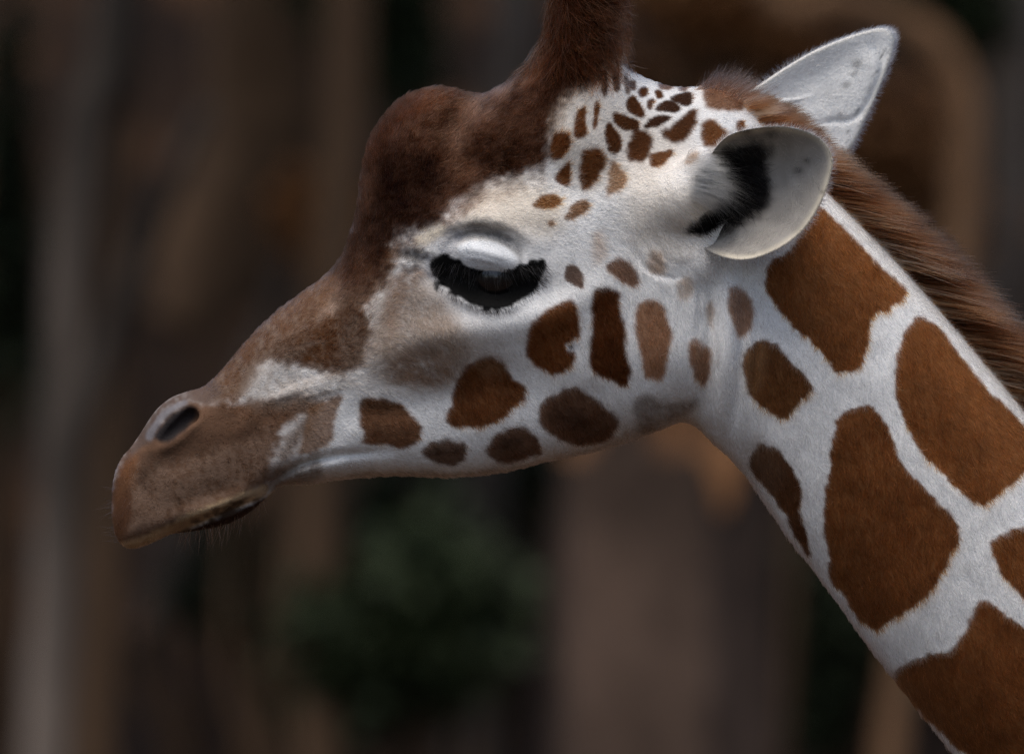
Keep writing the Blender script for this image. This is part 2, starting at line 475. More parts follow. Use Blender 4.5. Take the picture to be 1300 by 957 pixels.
# muzzle
paint([(135, 640), (150, 575), (190, 540), (240, 505), (275, 512), (300, 505), (345, 506), (385, 500), (400, 520), (372, 533), (356, 560), (345, 590), (345, 612),
       (325, 628), (290, 648), (215, 682), (165, 702), (135, 690)], (0.175, 0.095, 0.057), 10, 1.0, 2.0, 0.0)
paint([(150, 640), (165, 590), (220, 575), (300, 560), (345, 540), (345, 600), (300, 635), (215, 668), (160, 680)], (0.30, 0.205, 0.150), 12, 0.4, 2, 0.8)
paint([(150, 590), (170, 555), (190, 522), (212, 502), (240, 490), (268, 486), (280, 500), (262, 514), (235, 512), (205, 535), (190, 560), (170, 580)], (0.14, 0.095, 0.075), 5, 0.9, 1.5, 0.15)
paint([(330, 512), (360, 500), (385, 500), (420, 500), (400, 520), (360, 530), (335, 530)], (0.12, 0.062, 0.036), 7, 0.7, 2.5, 0.5)
paint([(175, 575), (200, 572), (250, 552), (300, 545), (330, 530), (320, 555), (260, 575), (200, 595), (180, 620), (172, 600)], (0.045, 0.023, 0.014), 10, 0.6, 2, 0.3)
paint([(135, 650), (145, 595), (165, 578), (176, 580), (168, 620), (160, 680), (140, 690)], (0.17, 0.070, 0.028), 8, 0.75, 2, 0.2)
paint([(146, 655), (160, 620), (170, 625), (168, 665), (155, 680)], (0.09, 0.04, 0.022), 8, 0.55, 2, 0.3)
paint([(150, 690), (175, 682), (215, 665), (255, 646), (300, 630), (335, 616), (335, 632), (290, 650), (215, 683), (165, 702)], (0.52, 0.37, 0.22), 4, 0.9, 1, 0.1)
paint([(212, 686), (240, 672), (275, 657), (310, 643), (337, 630), (347, 642), (318, 668), (270, 690), (218, 696)], (0.045, 0.021, 0.013), 4, 1.0, 1.0, 0.0)
for k in range(26):                                                                  # wrinkled scabby lower lip
    a = 245 + 80 * rng.random(); b = 690 - (a - 200) * 0.42 + rng.uniform(-6, 6) - 6
    paint([(a - 5, b), (a, b - 2), (a + 7, b - 2), (a + 1, b + 2)], (0.10, 0.062, 0.042), 1.5, 0.5)
paint([(340, 630), (348, 606), (375, 590), (405, 583), (410, 596), (395, 613), (360, 620)], (0.17, 0.12, 0.085), 7, 0.75, 1.5, 0.2)
paint([(345, 600), (360, 560), (378, 532), (396, 520), (392, 545), (375, 575), (352, 603)], (0.24, 0.165, 0.12), 14, 1.0, 2, 0.15)
paint([(318, 505), (335, 462), (370, 470), (440, 478), (430, 495), (370, 512)], (0.33, 0.27, 0.23), 12, 0.35, 2, 0.7)
paint([(184, 556), (190, 540), (208, 520), (232, 508), (236, 514), (216, 525), (200, 545), (192, 558)], (0.22, 0.21, 0.225), 3, 0.8, 0.5)  # highlight along the nostril rim, painted as a lavender-grey strip
paint([(196, 556), (204, 540), (222, 522), (243, 516), (248, 526), (238, 543), (216, 560)], (0.028, 0.026, 0.028), 4, 0.95, 0.5)  # shading inside the nostril, put into the colour
for k in range(46):                                                                  # whisker pits
    a, b = rng.normal(235, 42), rng.normal(618, 24)
    if 160 < a < 330 and 575 < b < 660 - (a - 200) * 0.3:
        paint([(a - 1.3, b), (a, b - 1.3), (a + 1.3, b), (a, b + 1.3)], (0.05, 0.03, 0.02), 1, 0.75, 0.2)

paint([(305, 505), (330, 458), (372, 468), (440, 476), (450, 492), (370, 515)], (0.36, 0.30, 0.25), 16, 0.5, 2.5, 0.35)
paint([(450, 500), (460, 420), (490, 360), (545, 345), (590, 400), (630, 440), (600, 470), (560, 500), (500, 505)], (0.34, 0.27, 0.215), 26, 0.42, 3, 0.25)

# forehead and horns
paint([(425, 350), (435, 290), (440, 235), (450, 165), (488, 105), (560, 90), (610, 100), (660, 50), (660, -125), (812, -125), (800, 25), (783, 68), (756, 100),
       (722, 128), (704, 160), (696, 205), (676, 224), (645, 226), (606, 246), (566, 278), (536, 296), (505, 306), (480, 345), (460, 368)], (0.054, 0.021, 0.0095), 15, 1.0, 3.5, 0.0)
paint([(430, 330), (440, 235), (452, 165), (490, 105), (560, 92), (640, 100), (690, 90), (700, 150), (690, 215), (640, 228), (566, 280), (505, 306), (470, 350)], (0.15, 0.082, 0.052), 14, 0.34, 3, 0.9)
paint([(430, 400), (420, 345), (440, 310), (470, 320), (486, 335), (474, 365), (455, 395)], (0.075, 0.035, 0.018), 13, 0.7, 3, 0.3)
paint([(490, 322), (540, 305), (575, 275), (620, 245), (690, 228), (660, 245), (610, 262), (570, 292), (530, 318), (505, 335)], (0.16, 0.085, 0.045), 13, 0.6, 3, 0.4)
paint([(455, 210), (465, 165), (500, 118), (560, 98), (590, 110), (560, 135), (505, 160), (475, 200)], (0.085, 0.029, 0.012), 10, 0.7, 2, 0.2)
paint([(475, 330), (472, 250), (500, 190), (545, 200), (570, 240), (545, 280), (505, 300)], (0.026, 0.0095, 0.0045), 16, 0.8, 2, 0.0)
paint([(565, 180), (575, 150), (600, 125), (635, 118), (625, 145), (595, 175), (580, 200)], (0.22, 0.13, 0.09), 10, 0.6, 2, 0.5)
paint([(610, 120), (660, 100), (690, 80), (680, 105), (640, 122)], (0.32, 0.20, 0.14), 7, 0.5, 2, 0.5)
paint([(700, 135), (722, 120), (716, 160), (704, 190), (697, 170)], (0.33, 0.25, 0.19), 8, 0.5, 2, 0.5)
paint([(500, 308), (540, 296), (575, 268), (610, 248), (600, 262), (570, 285), (545, 306), (510, 318)], (0.19, 0.10, 0.055), 9, 0.7, 2, 0.6)

# eye surroundings
paint([(528, 302), (545, 292), (560, 287), (566, 296), (548, 306), (532, 312)], (0.62, 0.55, 0.45), 5, 0.9, 1.5)
paint([(505, 325), (530, 316), (553, 322), (556, 338), (540, 336), (520, 332)], (0.05, 0.04, 0.035), 5, 0.75, 1.5, 0.3)
paint([(565, 312), (580, 292), (605, 280), (630, 286), (655, 305), (668, 325), (655, 330), (635, 312), (605, 303), (580, 312)], (0.12, 0.12, 0.125), 9, 0.75, 2, 0.2)  # brow fold above the lid: shadow and dirt put into the colour
paint([(553, 332), (566, 300), (585, 285), (590, 300), (578, 325)], (0.32, 0.32, 0.34), 9, 0.6, 2)
paint([(546, 334), (562, 324), (582, 330), (600, 340), (640, 347), (662, 336), (692, 331), (686, 356), (671, 376), (651, 388), (625, 395), (599, 388), (573, 372), (552, 353)],
      BLACK, 2.5, 1.0, 1.2)
paint([(581, 319), (590, 308), (612, 306), (638, 313), (657, 328), (648, 337), (622, 342), (596, 338)], (0.68, 0.69, 0.70), 3, 1.0, 0.6)
paint([(548, 322), (545, 340), (552, 355), (544, 352), (540, 335)], (0.42, 0.42, 0.44), 3, 0.6, 0.5)
paint([(553, 358), (557, 362), (555, 371), (552, 366)], BLACK, 1.2, 0.8, 0.4)

# cheek, brow and poll patches
P_DARK = (0.085, 0.030, 0.010)
MID = (0.23, 0.105, 0.045)
FACE = [
    ([(712, 384), (729, 384), (733, 400), (736, 424), (726, 434), (729, 455), (720, 467), (700, 475), (680, 465), (667, 450), (668, 430), (675, 412), (690, 397)], BROWN, 1),
    ([(752, 372), (765, 367), (779, 369), (787, 375), (789, 397), (794, 417), (794, 444), (798, 467), (798, 486), (787, 489), (774, 482), (757, 476), (747, 464), (749, 434), (750, 400)], P_DARK, 1),
    ([(806, 394), (821, 380), (834, 384), (844, 394), (849, 417), (853, 434), (847, 454), (842, 481), (827, 482), (817, 479), (812, 450), (807, 424)], MID, .92),
    ([(872, 444), (879, 430), (891, 434), (902, 447), (902, 467), (896, 487), (886, 484), (877, 467)], MID, .9),
    ([(729, 491), (747, 501), (770, 517), (784, 531), (782, 547), (757, 564), (720, 562), (693, 547), (683, 531), (687, 511), (707, 499)], (0.13, 0.06, 0.028), .95),
    ([(719, 340), (730, 338), (740, 350), (740, 365), (730, 363), (717, 355)], (0.10, 0.045, 0.022), .9),
    ([(770, 340), (784, 328), (800, 337), (810, 357), (800, 363), (784, 353)], (0.16, 0.07, 0.03), .9),
    ([(926, 367), (938, 363), (951, 380), (956, 397), (951, 417), (938, 430), (931, 417), (924, 387)], MID, .85),
    ([(593, 464), (615, 455), (631, 457), (642, 467), (650, 481), (665, 491), (666, 505), (653, 519), (631, 535), (609, 543), (585, 543), (568, 536), (564, 528), (570, 519), (574, 500), (582, 481)], (0.145, 0.06, 0.024), 1),
    ([(462, 506), (476, 504), (495, 510), (509, 513), (520, 524), (533, 540), (533, 554), (522, 565), (509, 569), (482, 565), (458, 563), (461, 548), (456, 535), (457, 519)], (0.15, 0.066, 0.028), .97),
    ([(536, 573), (547, 562), (566, 559), (587, 561), (593, 570), (589, 584), (574, 592), (558, 589), (541, 581)], (0.12, 0.06, 0.03), .92),
    ([(617, 565), (631, 551), (655, 542), (672, 546), (685, 562), (688, 576), (672, 581), (645, 589), (623, 584), (615, 576)], (0.125, 0.06, 0.03), .95),
    ([(396, 514), (434, 502), (432, 514), (426, 536), (421, 561), (393, 575), (380, 575), (386, 550), (389, 529)], (0.20, 0.11, 0.06), .85),
    ([(702, 174), (715, 169), (722, 177), (720, 194), (707, 204), (697, 197)], BROWN, 1),
    ([(732, 144), (742, 137), (744, 157), (744, 174), (730, 176), (728, 160)], BROWN, 1),
    ([(755, 132), (760, 130), (760, 150), (755, 166), (751, 160)], BROWN, 1),
    ([(740, 194), (755, 189), (765, 197), (764, 217), (752, 234), (740, 241), (736, 224), (737, 207)], BROWN, 1),
    ([(705, 224), (722, 207), (724, 224), (719, 237), (707, 232)], BROWN, 1),
    ([(675, 262), (687, 249), (703, 246), (713, 256), (703, 266), (690, 267)], (0.19, 0.085, 0.032), 1),
    ([(717, 274), (730, 256), (745, 254), (747, 264), (737, 274), (720, 281)], (0.20, 0.095, 0.04), .95),
    ([(695, 284), (699, 280), (703, 284), (699, 288)], (0.25, 0.12, 0.05), .9),
    ([(769, 247), (772, 221), (780, 207), (795, 224), (794, 237), (777, 249)], (0.28, 0.145, 0.065), .9),
    ([(767, 166), (774, 157), (787, 174), (789, 187), (780, 197), (770, 187)], P_DARK, 1),
    ([(778, 144), (790, 147), (810, 155), (809, 164), (794, 166), (780, 157)], P_DARK, 1),
    ([(797, 127), (804, 122), (817, 139), (816, 149), (800, 144), (795, 137)], P_DARK, 1),
    ([(804, 167), (824, 169), (826, 187), (817, 204), (800, 206), (794, 194)], P_DARK, 1),
    ([(826, 197), (847, 191), (854, 194), (841, 209), (827, 212)], BROWN, 1),
    ([(817, 160), (831, 147), (851, 149), (837, 160), (824, 164)], DARK, 1),
    ([(832, 139), (844, 127), (862, 134), (861, 142), (841, 142)], DARK, 1),
    ([(851, 124), (867, 117), (879, 117), (877, 132), (867, 134)], DARK, 1),
    ([(839, 169), (857, 159), (874, 142), (886, 140), (879, 164), (867, 183), (851, 181)], P_DARK, 1),
    ([(892, 157), (904, 151), (924, 169), (911, 186), (892, 187), (890, 171)], BROWN, 1),
    ([(934, 160), (939, 151), (946, 156), (944, 167), (936, 167)], BROWN, 1),
    ([(896, 132), (895, 100), (905, 90), (930, 100), (945, 120), (942, 137), (921, 140)], (0.20, 0.085, 0.035), .95),
    ([(812, 114), (821, 110), (822, 122), (812, 124)], P_DARK, 1),
    ([(831, 115), (841, 115), (842, 124), (834, 125)], P_DARK, 1),
    ([(822, 127), (831, 125), (827, 139), (822, 137)], P_DARK, 1),
    ([(790, 62), (800, 65), (804, 75), (794, 74)], BROWN, 1),
    ([(785, 77), (800, 82), (814, 92), (800, 90)], P_DARK, 1),
    ([(837, 104), (854, 104), (854, 112), (840, 114)], BROWN, .9),
    ([(862, 106), (874, 106), (872, 115), (863, 115)], BROWN, .9),
    ([(764, 100), (770, 95), (772, 118), (765, 124)], P_DARK, .9),
    ([(776, 90), (784, 94), (787, 112), (780, 116)], P_DARK, .9),
    ([(792, 98), (796, 98), (800, 118), (795, 118)], P_DARK, .8),
    ([(800, 104), (807, 104), (806, 114), (800, 112)], P_DARK, .9),
]
for pts, col, al in FACE:
    area = abs(sum(pts[i - 1][0] * pts[i][1] - pts[i][0] * pts[i - 1][1] for i in range(len(pts)))) / 2
    paint(pts, np.array(col) * (1.22 if pts[0][1] > 300 else 1.0), 3.8 if area > 600 else 1.6, al, 1.0 if area > 600 else 0.5)
paint([(700, 520), (728, 515), (745, 530), (735, 545), (705, 542), (693, 530)], (0.055, 0.028, 0.016), 12, 0.6, 1)
paint([(462, 508), (500, 512), (520, 525), (480, 522), (462, 516)], (0.07, 0.035, 0.018), 5, 0.5, 1)
paint([(538, 576), (560, 570), (590, 568), (585, 574), (560, 577)], (0.05, 0.025, 0.014), 4, 0.55, 1)
paint([(625, 566), (645, 557), (668, 553), (660, 563), (640, 569)], (0.05, 0.025, 0.014), 5, 0.5, 1)
for pts, col, al, fe in (([(822, 343), (827, 320), (841, 323), (842, 347)], (0.36, 0.24, 0.16), .8, 5), ([(861, 357), (874, 353), (879, 367), (871, 380), (862, 373)], (0.36, 0.25, 0.17), .7, 4),
                         ([(897, 390), (904, 383), (907, 417), (906, 432), (901, 417)], (0.36, 0.24, 0.16), .7, 3), ([(871, 209), (877, 197), (886, 197), (877, 209)], (0.40, 0.25, 0.15), .7, 3),
                         ([(804, 507), (827, 500), (845, 512), (882, 508), (878, 522), (850, 537), (820, 550), (806, 535)], (0.20, 0.15, 0.115), .7, 6),
                         ([(820, 540), (760, 565), (700, 582), (650, 592), (600, 600), (600, 610), (700, 596), (830, 556)], (0.24, 0.19, 0.15), .55, 8),
                         ([(750, 300), (765, 296), (770, 325), (757, 335)], (0.38, 0.26, 0.18), .6, 7),
                         ([(615, 480), (600, 458), (628, 450), (645, 470)], (0.24, 0.14, 0.08), .5, 8),
                         ([(440, 604), (500, 597), (560, 600), (620, 598), (560, 608), (480, 608)], (0.34, 0.27, 0.18), .6, 4)):
    paint(pts, col, fe, al, 1.5, 0.2)
paint([(718, 437), (728, 434), (733, 440), (726, 446), (719, 444)], (0.55, 0.55, 0.56), 2, 0.95, 0.4)    # small scar on the cheek patch
paint([(722, 440), (726, 438), (728, 441), (724, 443)], (0.10, 0.09, 0.09), 1.2, 0.9, 0.1)
paint([(440, 565), (452, 545), (461, 552), (456, 566)], (0.58, 0.57, 0.55), 4, 0.6, 1)

# neck patches
NB = (0.225, 0.092, 0.033)
NECK = [
    ([(1037, 258), (1058, 275), (1087, 302), (1104, 321), (1125, 344), (1152, 370), (1129, 394), (1108, 400), (1102, 428), (1093, 465), (1064, 471), (1045, 448), (1016, 421), (995, 400), (981, 379), (972, 361), (979, 331), (999, 321), (1012, 302), (1022, 285)], NB),
    ([(1171, 402), (1196, 419), (1213, 444), (1238, 474), (1254, 494), (1284, 522), (1320, 560), (1318, 585), (1300, 598), (1278, 619), (1253, 638), (1236, 638), (1211, 619), (1186, 592), (1161, 563), (1148, 533), (1138, 500), (1135, 461), (1142, 432), (1154, 411)], NB),
    ([(945, 448), (962, 432), (983, 438), (1004, 461), (1029, 490), (1012, 511), (995, 532), (970, 520), (953, 503), (943, 469)], (0.165, 0.075, 0.03)),
    ([(1061, 533), (1081, 517), (1102, 513), (1115, 525), (1132, 554), (1148, 592), (1173, 621), (1198, 646), (1211, 659), (1215, 684), (1203, 709), (1182, 747), (1157, 772), (1132, 788), (1115, 801), (1094, 788), (1077, 763), (1056, 738), (1052, 705), (1046, 667), (1046, 630), (1052, 592), (1056, 559)], (0.205, 0.084, 0.031)),
    ([(964, 563), (990, 573), (1002, 592), (1015, 621), (1019, 667), (1027, 705), (1006, 671), (981, 630), (964, 609), (952, 584)], (0.13, 0.06, 0.028)),
    ([(1134, 858), (1169, 834), (1207, 822), (1224, 793), (1244, 761), (1261, 767), (1282, 784), (1300, 797), (1336, 835), (1340, 915), (1300, 965), (1240, 965), (1190, 925), (1160, 890)], (0.208, 0.085, 0.031)),
    ([(1255, 688), (1278, 673), (1300, 667), (1345, 655), (1385, 690), (1395, 750), (1365, 800), (1330, 790), (1300, 757), (1282, 740), (1265, 717)], NB),
    ([(1375, 815), (1410, 775), (1450, 780), (1480, 830), (1500, 900), (1470, 950), (1420, 940), (1370, 900)], NB),
    ([(1270, 1005), (1320, 985), (1370, 945), (1440, 975), (1420, 1040), (1340, 1080), (1290, 1060)], NB),
    ([(1350, 600), (1400, 650), (1450, 720), (1480, 760), (1440, 750), (1405, 720), (1375, 660)], NB),
]
for pts, col in NECK:
    paint(pts, col, 2.2, 1.0, 1.2)
paint([(945, 590), (950, 560), (975, 560), (990, 585), (985, 620), (965, 615)], (0.24, 0.16, 0.11), 14, 0.45, 2)
paint([(940, 470), (945, 445), (970, 440), (965, 490), (950, 500)], (0.26, 0.16, 0.09), 9, 0.4, 2)
lum = COAT.mean(2)
COAT *= (0.70 + 0.30 * smoothstep(0.08, 0.5, lum))[..., None]
var = 1 - 0.6 * smoothstep(0.1, 0.5, lum)
COAT *= (1 + (0.12 * nD + 0.14 * nC + 0.08 * nA + 0.08 * nS) * var)[..., None]
COAT = np.clip(COAT, 0.004, 0.8)

paint([(866, 293), (880, 281), (905, 266), (922, 274), (912, 290), (888, 300)], (0.010, 0.009, 0.009), 4, 1.0, 1.2)  # ear opening: dark skin, with deep shade painted into the black
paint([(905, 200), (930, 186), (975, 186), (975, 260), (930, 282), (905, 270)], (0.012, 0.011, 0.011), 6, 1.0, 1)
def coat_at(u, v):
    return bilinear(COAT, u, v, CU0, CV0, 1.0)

# ------------------------------------------------------------------ giraffe: colours of the ears and of the hidden trunk
def ear_near_colour(u, v):
    c = np.empty((len(u), 3)); c[:] = (0.30, 0.28, 0.255)
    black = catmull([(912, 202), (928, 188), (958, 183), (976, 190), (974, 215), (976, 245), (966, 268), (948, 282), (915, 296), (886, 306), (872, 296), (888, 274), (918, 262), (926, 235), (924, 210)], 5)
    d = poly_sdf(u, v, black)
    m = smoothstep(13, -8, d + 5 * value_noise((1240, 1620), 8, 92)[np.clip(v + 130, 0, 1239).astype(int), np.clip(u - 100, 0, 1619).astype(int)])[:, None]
    c = c * (1 - m) + np.array((0.012, 0.011, 0.011)) * m  # dark skin of the hollow, its deep shade included in the colour
    rim = smoothstep(-9, -2, poly_sdf(u, v, catmull(NEAR_RIM, 6)))[:, None] * smoothstep(900, 930, u)[:, None]
    c = c * (1 - 0.75 * rim) + np.array((0.60, 0.54, 0.43)) * 0.75 * rim
    c = c * (1 + 0.16 * value_noise((1240, 1620), 14, 91)[np.clip(v + 130, 0, 1239).astype(int), np.clip(u - 100, 0, 1619).astype(int)])[:, None]
    for (a, b, r) in ((953, 323, 2.2), (993, 316, 2.6), (1040, 245, 2), (1022, 206, 3), (978, 172, 6), (1012, 218, 4), (946, 168, 5)):
        m = (0.75 * np.exp(-((u - a) ** 2 + ((v - b) * 1.3) ** 2) / (2 * r * r)))[:, None]
        c = c * (1 - m) + np.array((0.06, 0.055, 0.05)) * m
    return c

def ear_far_colour(u, v):
    c = np.empty((len(u), 3)); c[:] = (0.84, 0.83, 0.80)
    d = -poly_sdf(u, v, catmull(FAR_RIM, 6))
    rim = smoothstep(7, 2, d)[:, None]
    c = c * (1 - 0.4 * rim) + np.array((0.50, 0.45, 0.36)) * 0.4 * rim
    r2 = np.random.default_rng(5)
    spots = [(1131, 60, 2.4), (1094, 76, 5), (1080, 104, 3.5), (1091, 88, 2.6), (1072, 141, 2), (1093, 141, 1.8), (1060, 115, 12), (1010, 130, 9), (1105, 135, 2), (1113, 108, 1.6)]
    spots += [(1143 - 0.42 * (b - 35) - r2.uniform(2, 7), b, r2.uniform(0.9, 1.8)) for b in r2.uniform(60, 175, 16)]
    for (a, b, r) in spots:
        m = ((0.18 if r > 6 else 0.7) * np.exp(-((u - a) ** 2 + ((v - b) * 1.2) ** 2) / (2 * r * r)))[:, None]
        c = c * (1 - m) + np.array((0.08, 0.08, 0.08)) * m
    return c

def trunk_colour(P):
    r = np.random.default_rng(21)
    seeds = np.stack([r.uniform(1300, 4400, 260), r.uniform(-600, 600, 260), r.uniform(700, 4600, 260)], 1)
    d = np.linalg.norm(P[:, None, :] - seeds[None], axis=2)
    d.sort(axis=1)
    m = smoothstep(25, 60, d[:, 1] - d[:, 0])[:, None]
    m = m * smoothstep(4700, 4200, P[:, 2])[:, None]
    return (1 - m) * WHITE + m * np.array(NB)

# ------------------------------------------------------------------ giraffe: the body mesh
def nodes_of(name):
    m = bpy.data.materials.new(name)
    m.use_nodes = True
    return m, m.node_tree, m.node_tree.nodes['Principled BSDF']

hide_mat, nt, bs = nodes_of('giraffe_hide')
at = nt.nodes.new('ShaderNodeAttribute'); at.attribute_name = 'coat'
nt.links.new(at.outputs['Color'], bs.inputs['Base Color'])
bs.inputs['Roughness'].default_value = 0.62
bs.inputs['Specular IOR Level'].default_value = 0.04
tc = nt.nodes.new('ShaderNodeTexCoord')
nz = nt.nodes.new('ShaderNodeTexNoise'); nz.inputs['Scale'].default_value = 420; nz.inputs['Detail'].default_value = 6
bp = nt.nodes.new('ShaderNodeBump'); bp.inputs['Strength'].default_value = 0.35; bp.inputs['Distance'].default_value = 0.002
nt.links.new(tc.outputs['Object'], nz.inputs['Vector']); nt.links.new(nz.outputs['Fac'], bp.inputs['Height'])
nt.links.new(bp.outputs['Normal'], bs.inputs['Normal'])

pieces = []          # (points in drawing units, quads, colour)
HQ = HQ[:, ::-1]; BQ = BQ[:, ::-1]
def world_normals(P, Q):
    return vertex_normals(to_world(P[:, 0], P[:, 1], P[:, 2]), Q)
def fix(P, Q, ref):
    n = world_normals(P, Q)
    return Q if (n * ref).sum() > 0 else Q[:, ::-1]
HQ = fix(HP, HQ, np.stack([0 * HP[:, 0], HP[:, 1], 0 * HP[:, 0]], 1))
BQ = fix(BP, BQ, np.stack([0 * BP[:, 0], BP[:, 1], 0 * BP[:, 0]], 1))
ref = np.zeros_like(NE_P); ref[:NE_N, 1] = -1; ref[NE_N:, 1] = 1
NE_Q = fix(NE_P, NE_Q, ref)
ref = np.zeros_like(FE_P); ref[:FE_N, 1] = 1; ref[FE_N:, 1] = -1
FE_Q = fix(FE_P, FE_Q, ref)
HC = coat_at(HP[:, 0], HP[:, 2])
NEC = np.concatenate([ear_near_colour(NE_P[:NE_N, 0], NE_P[:NE_N, 2]), np.tile(WHITE * 0.9, (NE_N, 1))])
FEC = ear_far_colour(FE_P[:, 0], FE_P[:, 2])
BC = trunk_colour(BP)

allP = np.concatenate([HP, NE_P, FE_P, BP]); allC = np.concatenate([HC, NEC, FEC, BC])
offs = np.cumsum([0, len(HP), len(NE_P), len(FE_P)])
allQ = np.concatenate([q + o for q, o in zip((HQ, NE_Q, FE_Q, BQ), offs)])

giraffe = bpy.data.objects.new('giraffe', None)
giraffe.location = to_world(np.array(3250.0), np.array(0.0), np.array(5478.5))
link(giraffe)
bpy.context.view_layer.update()
tag(giraffe, 'reticulated giraffe in profile with brown patches, brown mane and lowered head', 'giraffe')

def body_mesh(name, P, Q, C):
    W = to_world(P[:, 0], P[:, 1], P[:, 2]).astype(np.float32)
    me = bpy.data.meshes.new(name)
    me.vertices.add(len(W)); me.vertices.foreach_set('co', W.ravel())
    me.loops.add(len(Q) * 4); me.loops.foreach_set('vertex_index', Q.astype(np.int32).ravel())
    me.polygons.add(len(Q)); me.polygons.foreach_set('loop_start', np.arange(0, 4 * len(Q), 4, dtype=np.int32))
    me.update(calc_edges=True); me.validate()
    me.polygons.foreach_set('use_smooth', np.ones(len(me.polygons), dtype=bool))
    a = me.attributes.new('coat', 'FLOAT_COLOR', 'POINT')
    a.data.foreach_set('color', np.concatenate([C, np.ones((len(C), 1))], 1).astype(np.float32).ravel())
    me.materials.append(hide_mat)
    return link(bpy.data.objects.new(name, me), giraffe)

body = body_mesh('body', allP, allQ, allC)

# ------------------------------------------------------------------ giraffe: fur, mane, lashes, whiskers (hair strands)
def hair_material(name, rough=0.42, radial=0.55, offset=2.0):
    m = bpy.data.materials.new(name); m.use_nodes = True
    t = m.node_tree; t.nodes.clear()
    out = t.nodes.new('ShaderNodeOutputMaterial')
    h = t.nodes.new('ShaderNodeBsdfHairPrincipled'); h.parametrization = 'COLOR'
    h.inputs['Roughness'].default_value = rough; h.inputs['Radial Roughness'].default_value = radial
    h.inputs['Offset'].default_value = math.radians(offset); h.inputs['IOR'].default_value = 1.06
    a = t.nodes.new('ShaderNodeAttribute'); a.attribute_name = 'strand'
    t.links.new(a.outputs['Color'], h.inputs['Color']); t.links.new(h.outputs['BSDF'], out.inputs['Surface'])
    return m
fur_mat = hair_material('fur_strands')

def make_hair(name, pts, radius, colour, mat, parent):
    """pts (n,k,3) world metres, radius (n,k), colour (n,3)"""
    n, k, _ = pts.shape
    h = bpy.data.hair_curves.new(name)
    h.add_curves([k] * n)
    h.attributes['position'].data.foreach_set('vector', np.ascontiguousarray(pts, dtype=np.float32).ravel())
    r = h.attributes.get('radius') or h.attributes.new('radius', 'FLOAT', 'POINT')
    r.data.foreach_set('value', np.ascontiguousarray(radius, dtype=np.float32).ravel())
    c = h.attributes.new('strand', 'FLOAT_COLOR', 'CURVE' if colour.ndim == 2 else 'POINT')
    c.data.foreach_set('color', np.concatenate([np.clip(colour, 0.003, 0.93), np.ones(colour.shape[:-1] + (1,))], -1).astype(np.float32).ravel())
    h.materials.append(mat)
    return link(bpy.data.objects.new(name, h), parent)

def scatter(P, Q, N, weight, n):
    """n random points on quads, chosen by area times weight per face"""
    W = to_world(P[:, 0], P[:, 1], P[:, 2])
    ar = 0.5 * np.linalg.norm(np.cross(W[Q[:, 2]] - W[Q[:, 0]], W[Q[:, 3]] - W[Q[:, 1]]), axis=1) * weight
    cs = np.cumsum(ar); f = np.searchsorted(cs, rng.random(n) * cs[-1])
    f = np.minimum(f, len(Q) - 1)
    a = rng.random(n)[:, None]; b = rng.random(n)[:, None]
    q = Q[f]
    w = ((1 - a) * (1 - b), a * (1 - b), a * b, (1 - a) * b)
    pos = sum(W[q[:, k]] * w[k] for k in range(4)); nor = sum(N[q[:, k]] * w[k] for k in range(4))
    dr = sum(P[q[:, k]] * w[k] for k in range(4))
    return pos, nor / np.maximum(np.linalg.norm(nor, axis=1, keepdims=True), 1e-9), dr

def field(ctrl, u, v, sigma=60.0):
    """smooth interpolation of rows (u, v, values...) evaluated on a coarse grid, then read back"""
    g = 12.0
    a = np.arange(60, 1720, g); b = np.arange(-160, 1160, g)
    A, B = np.meshgrid(a, b)
    c = np.array(ctrl, dtype=np.float64)
    tot = np.zeros(A.shape); val = np.zeros(A.shape + (c.shape[1] - 2,))
    for row in c:
        d = (A - row[0]) ** 2 + (B - row[1]) ** 2
        k = np.exp(-d / (2 * sigma ** 2)) + 1e-4 / (1 + d / 8e3) ** 2
        tot += k; val += k[..., None] * row[2:]
    return bilinear(val / tot[..., None], u, v, 60, -160, g)

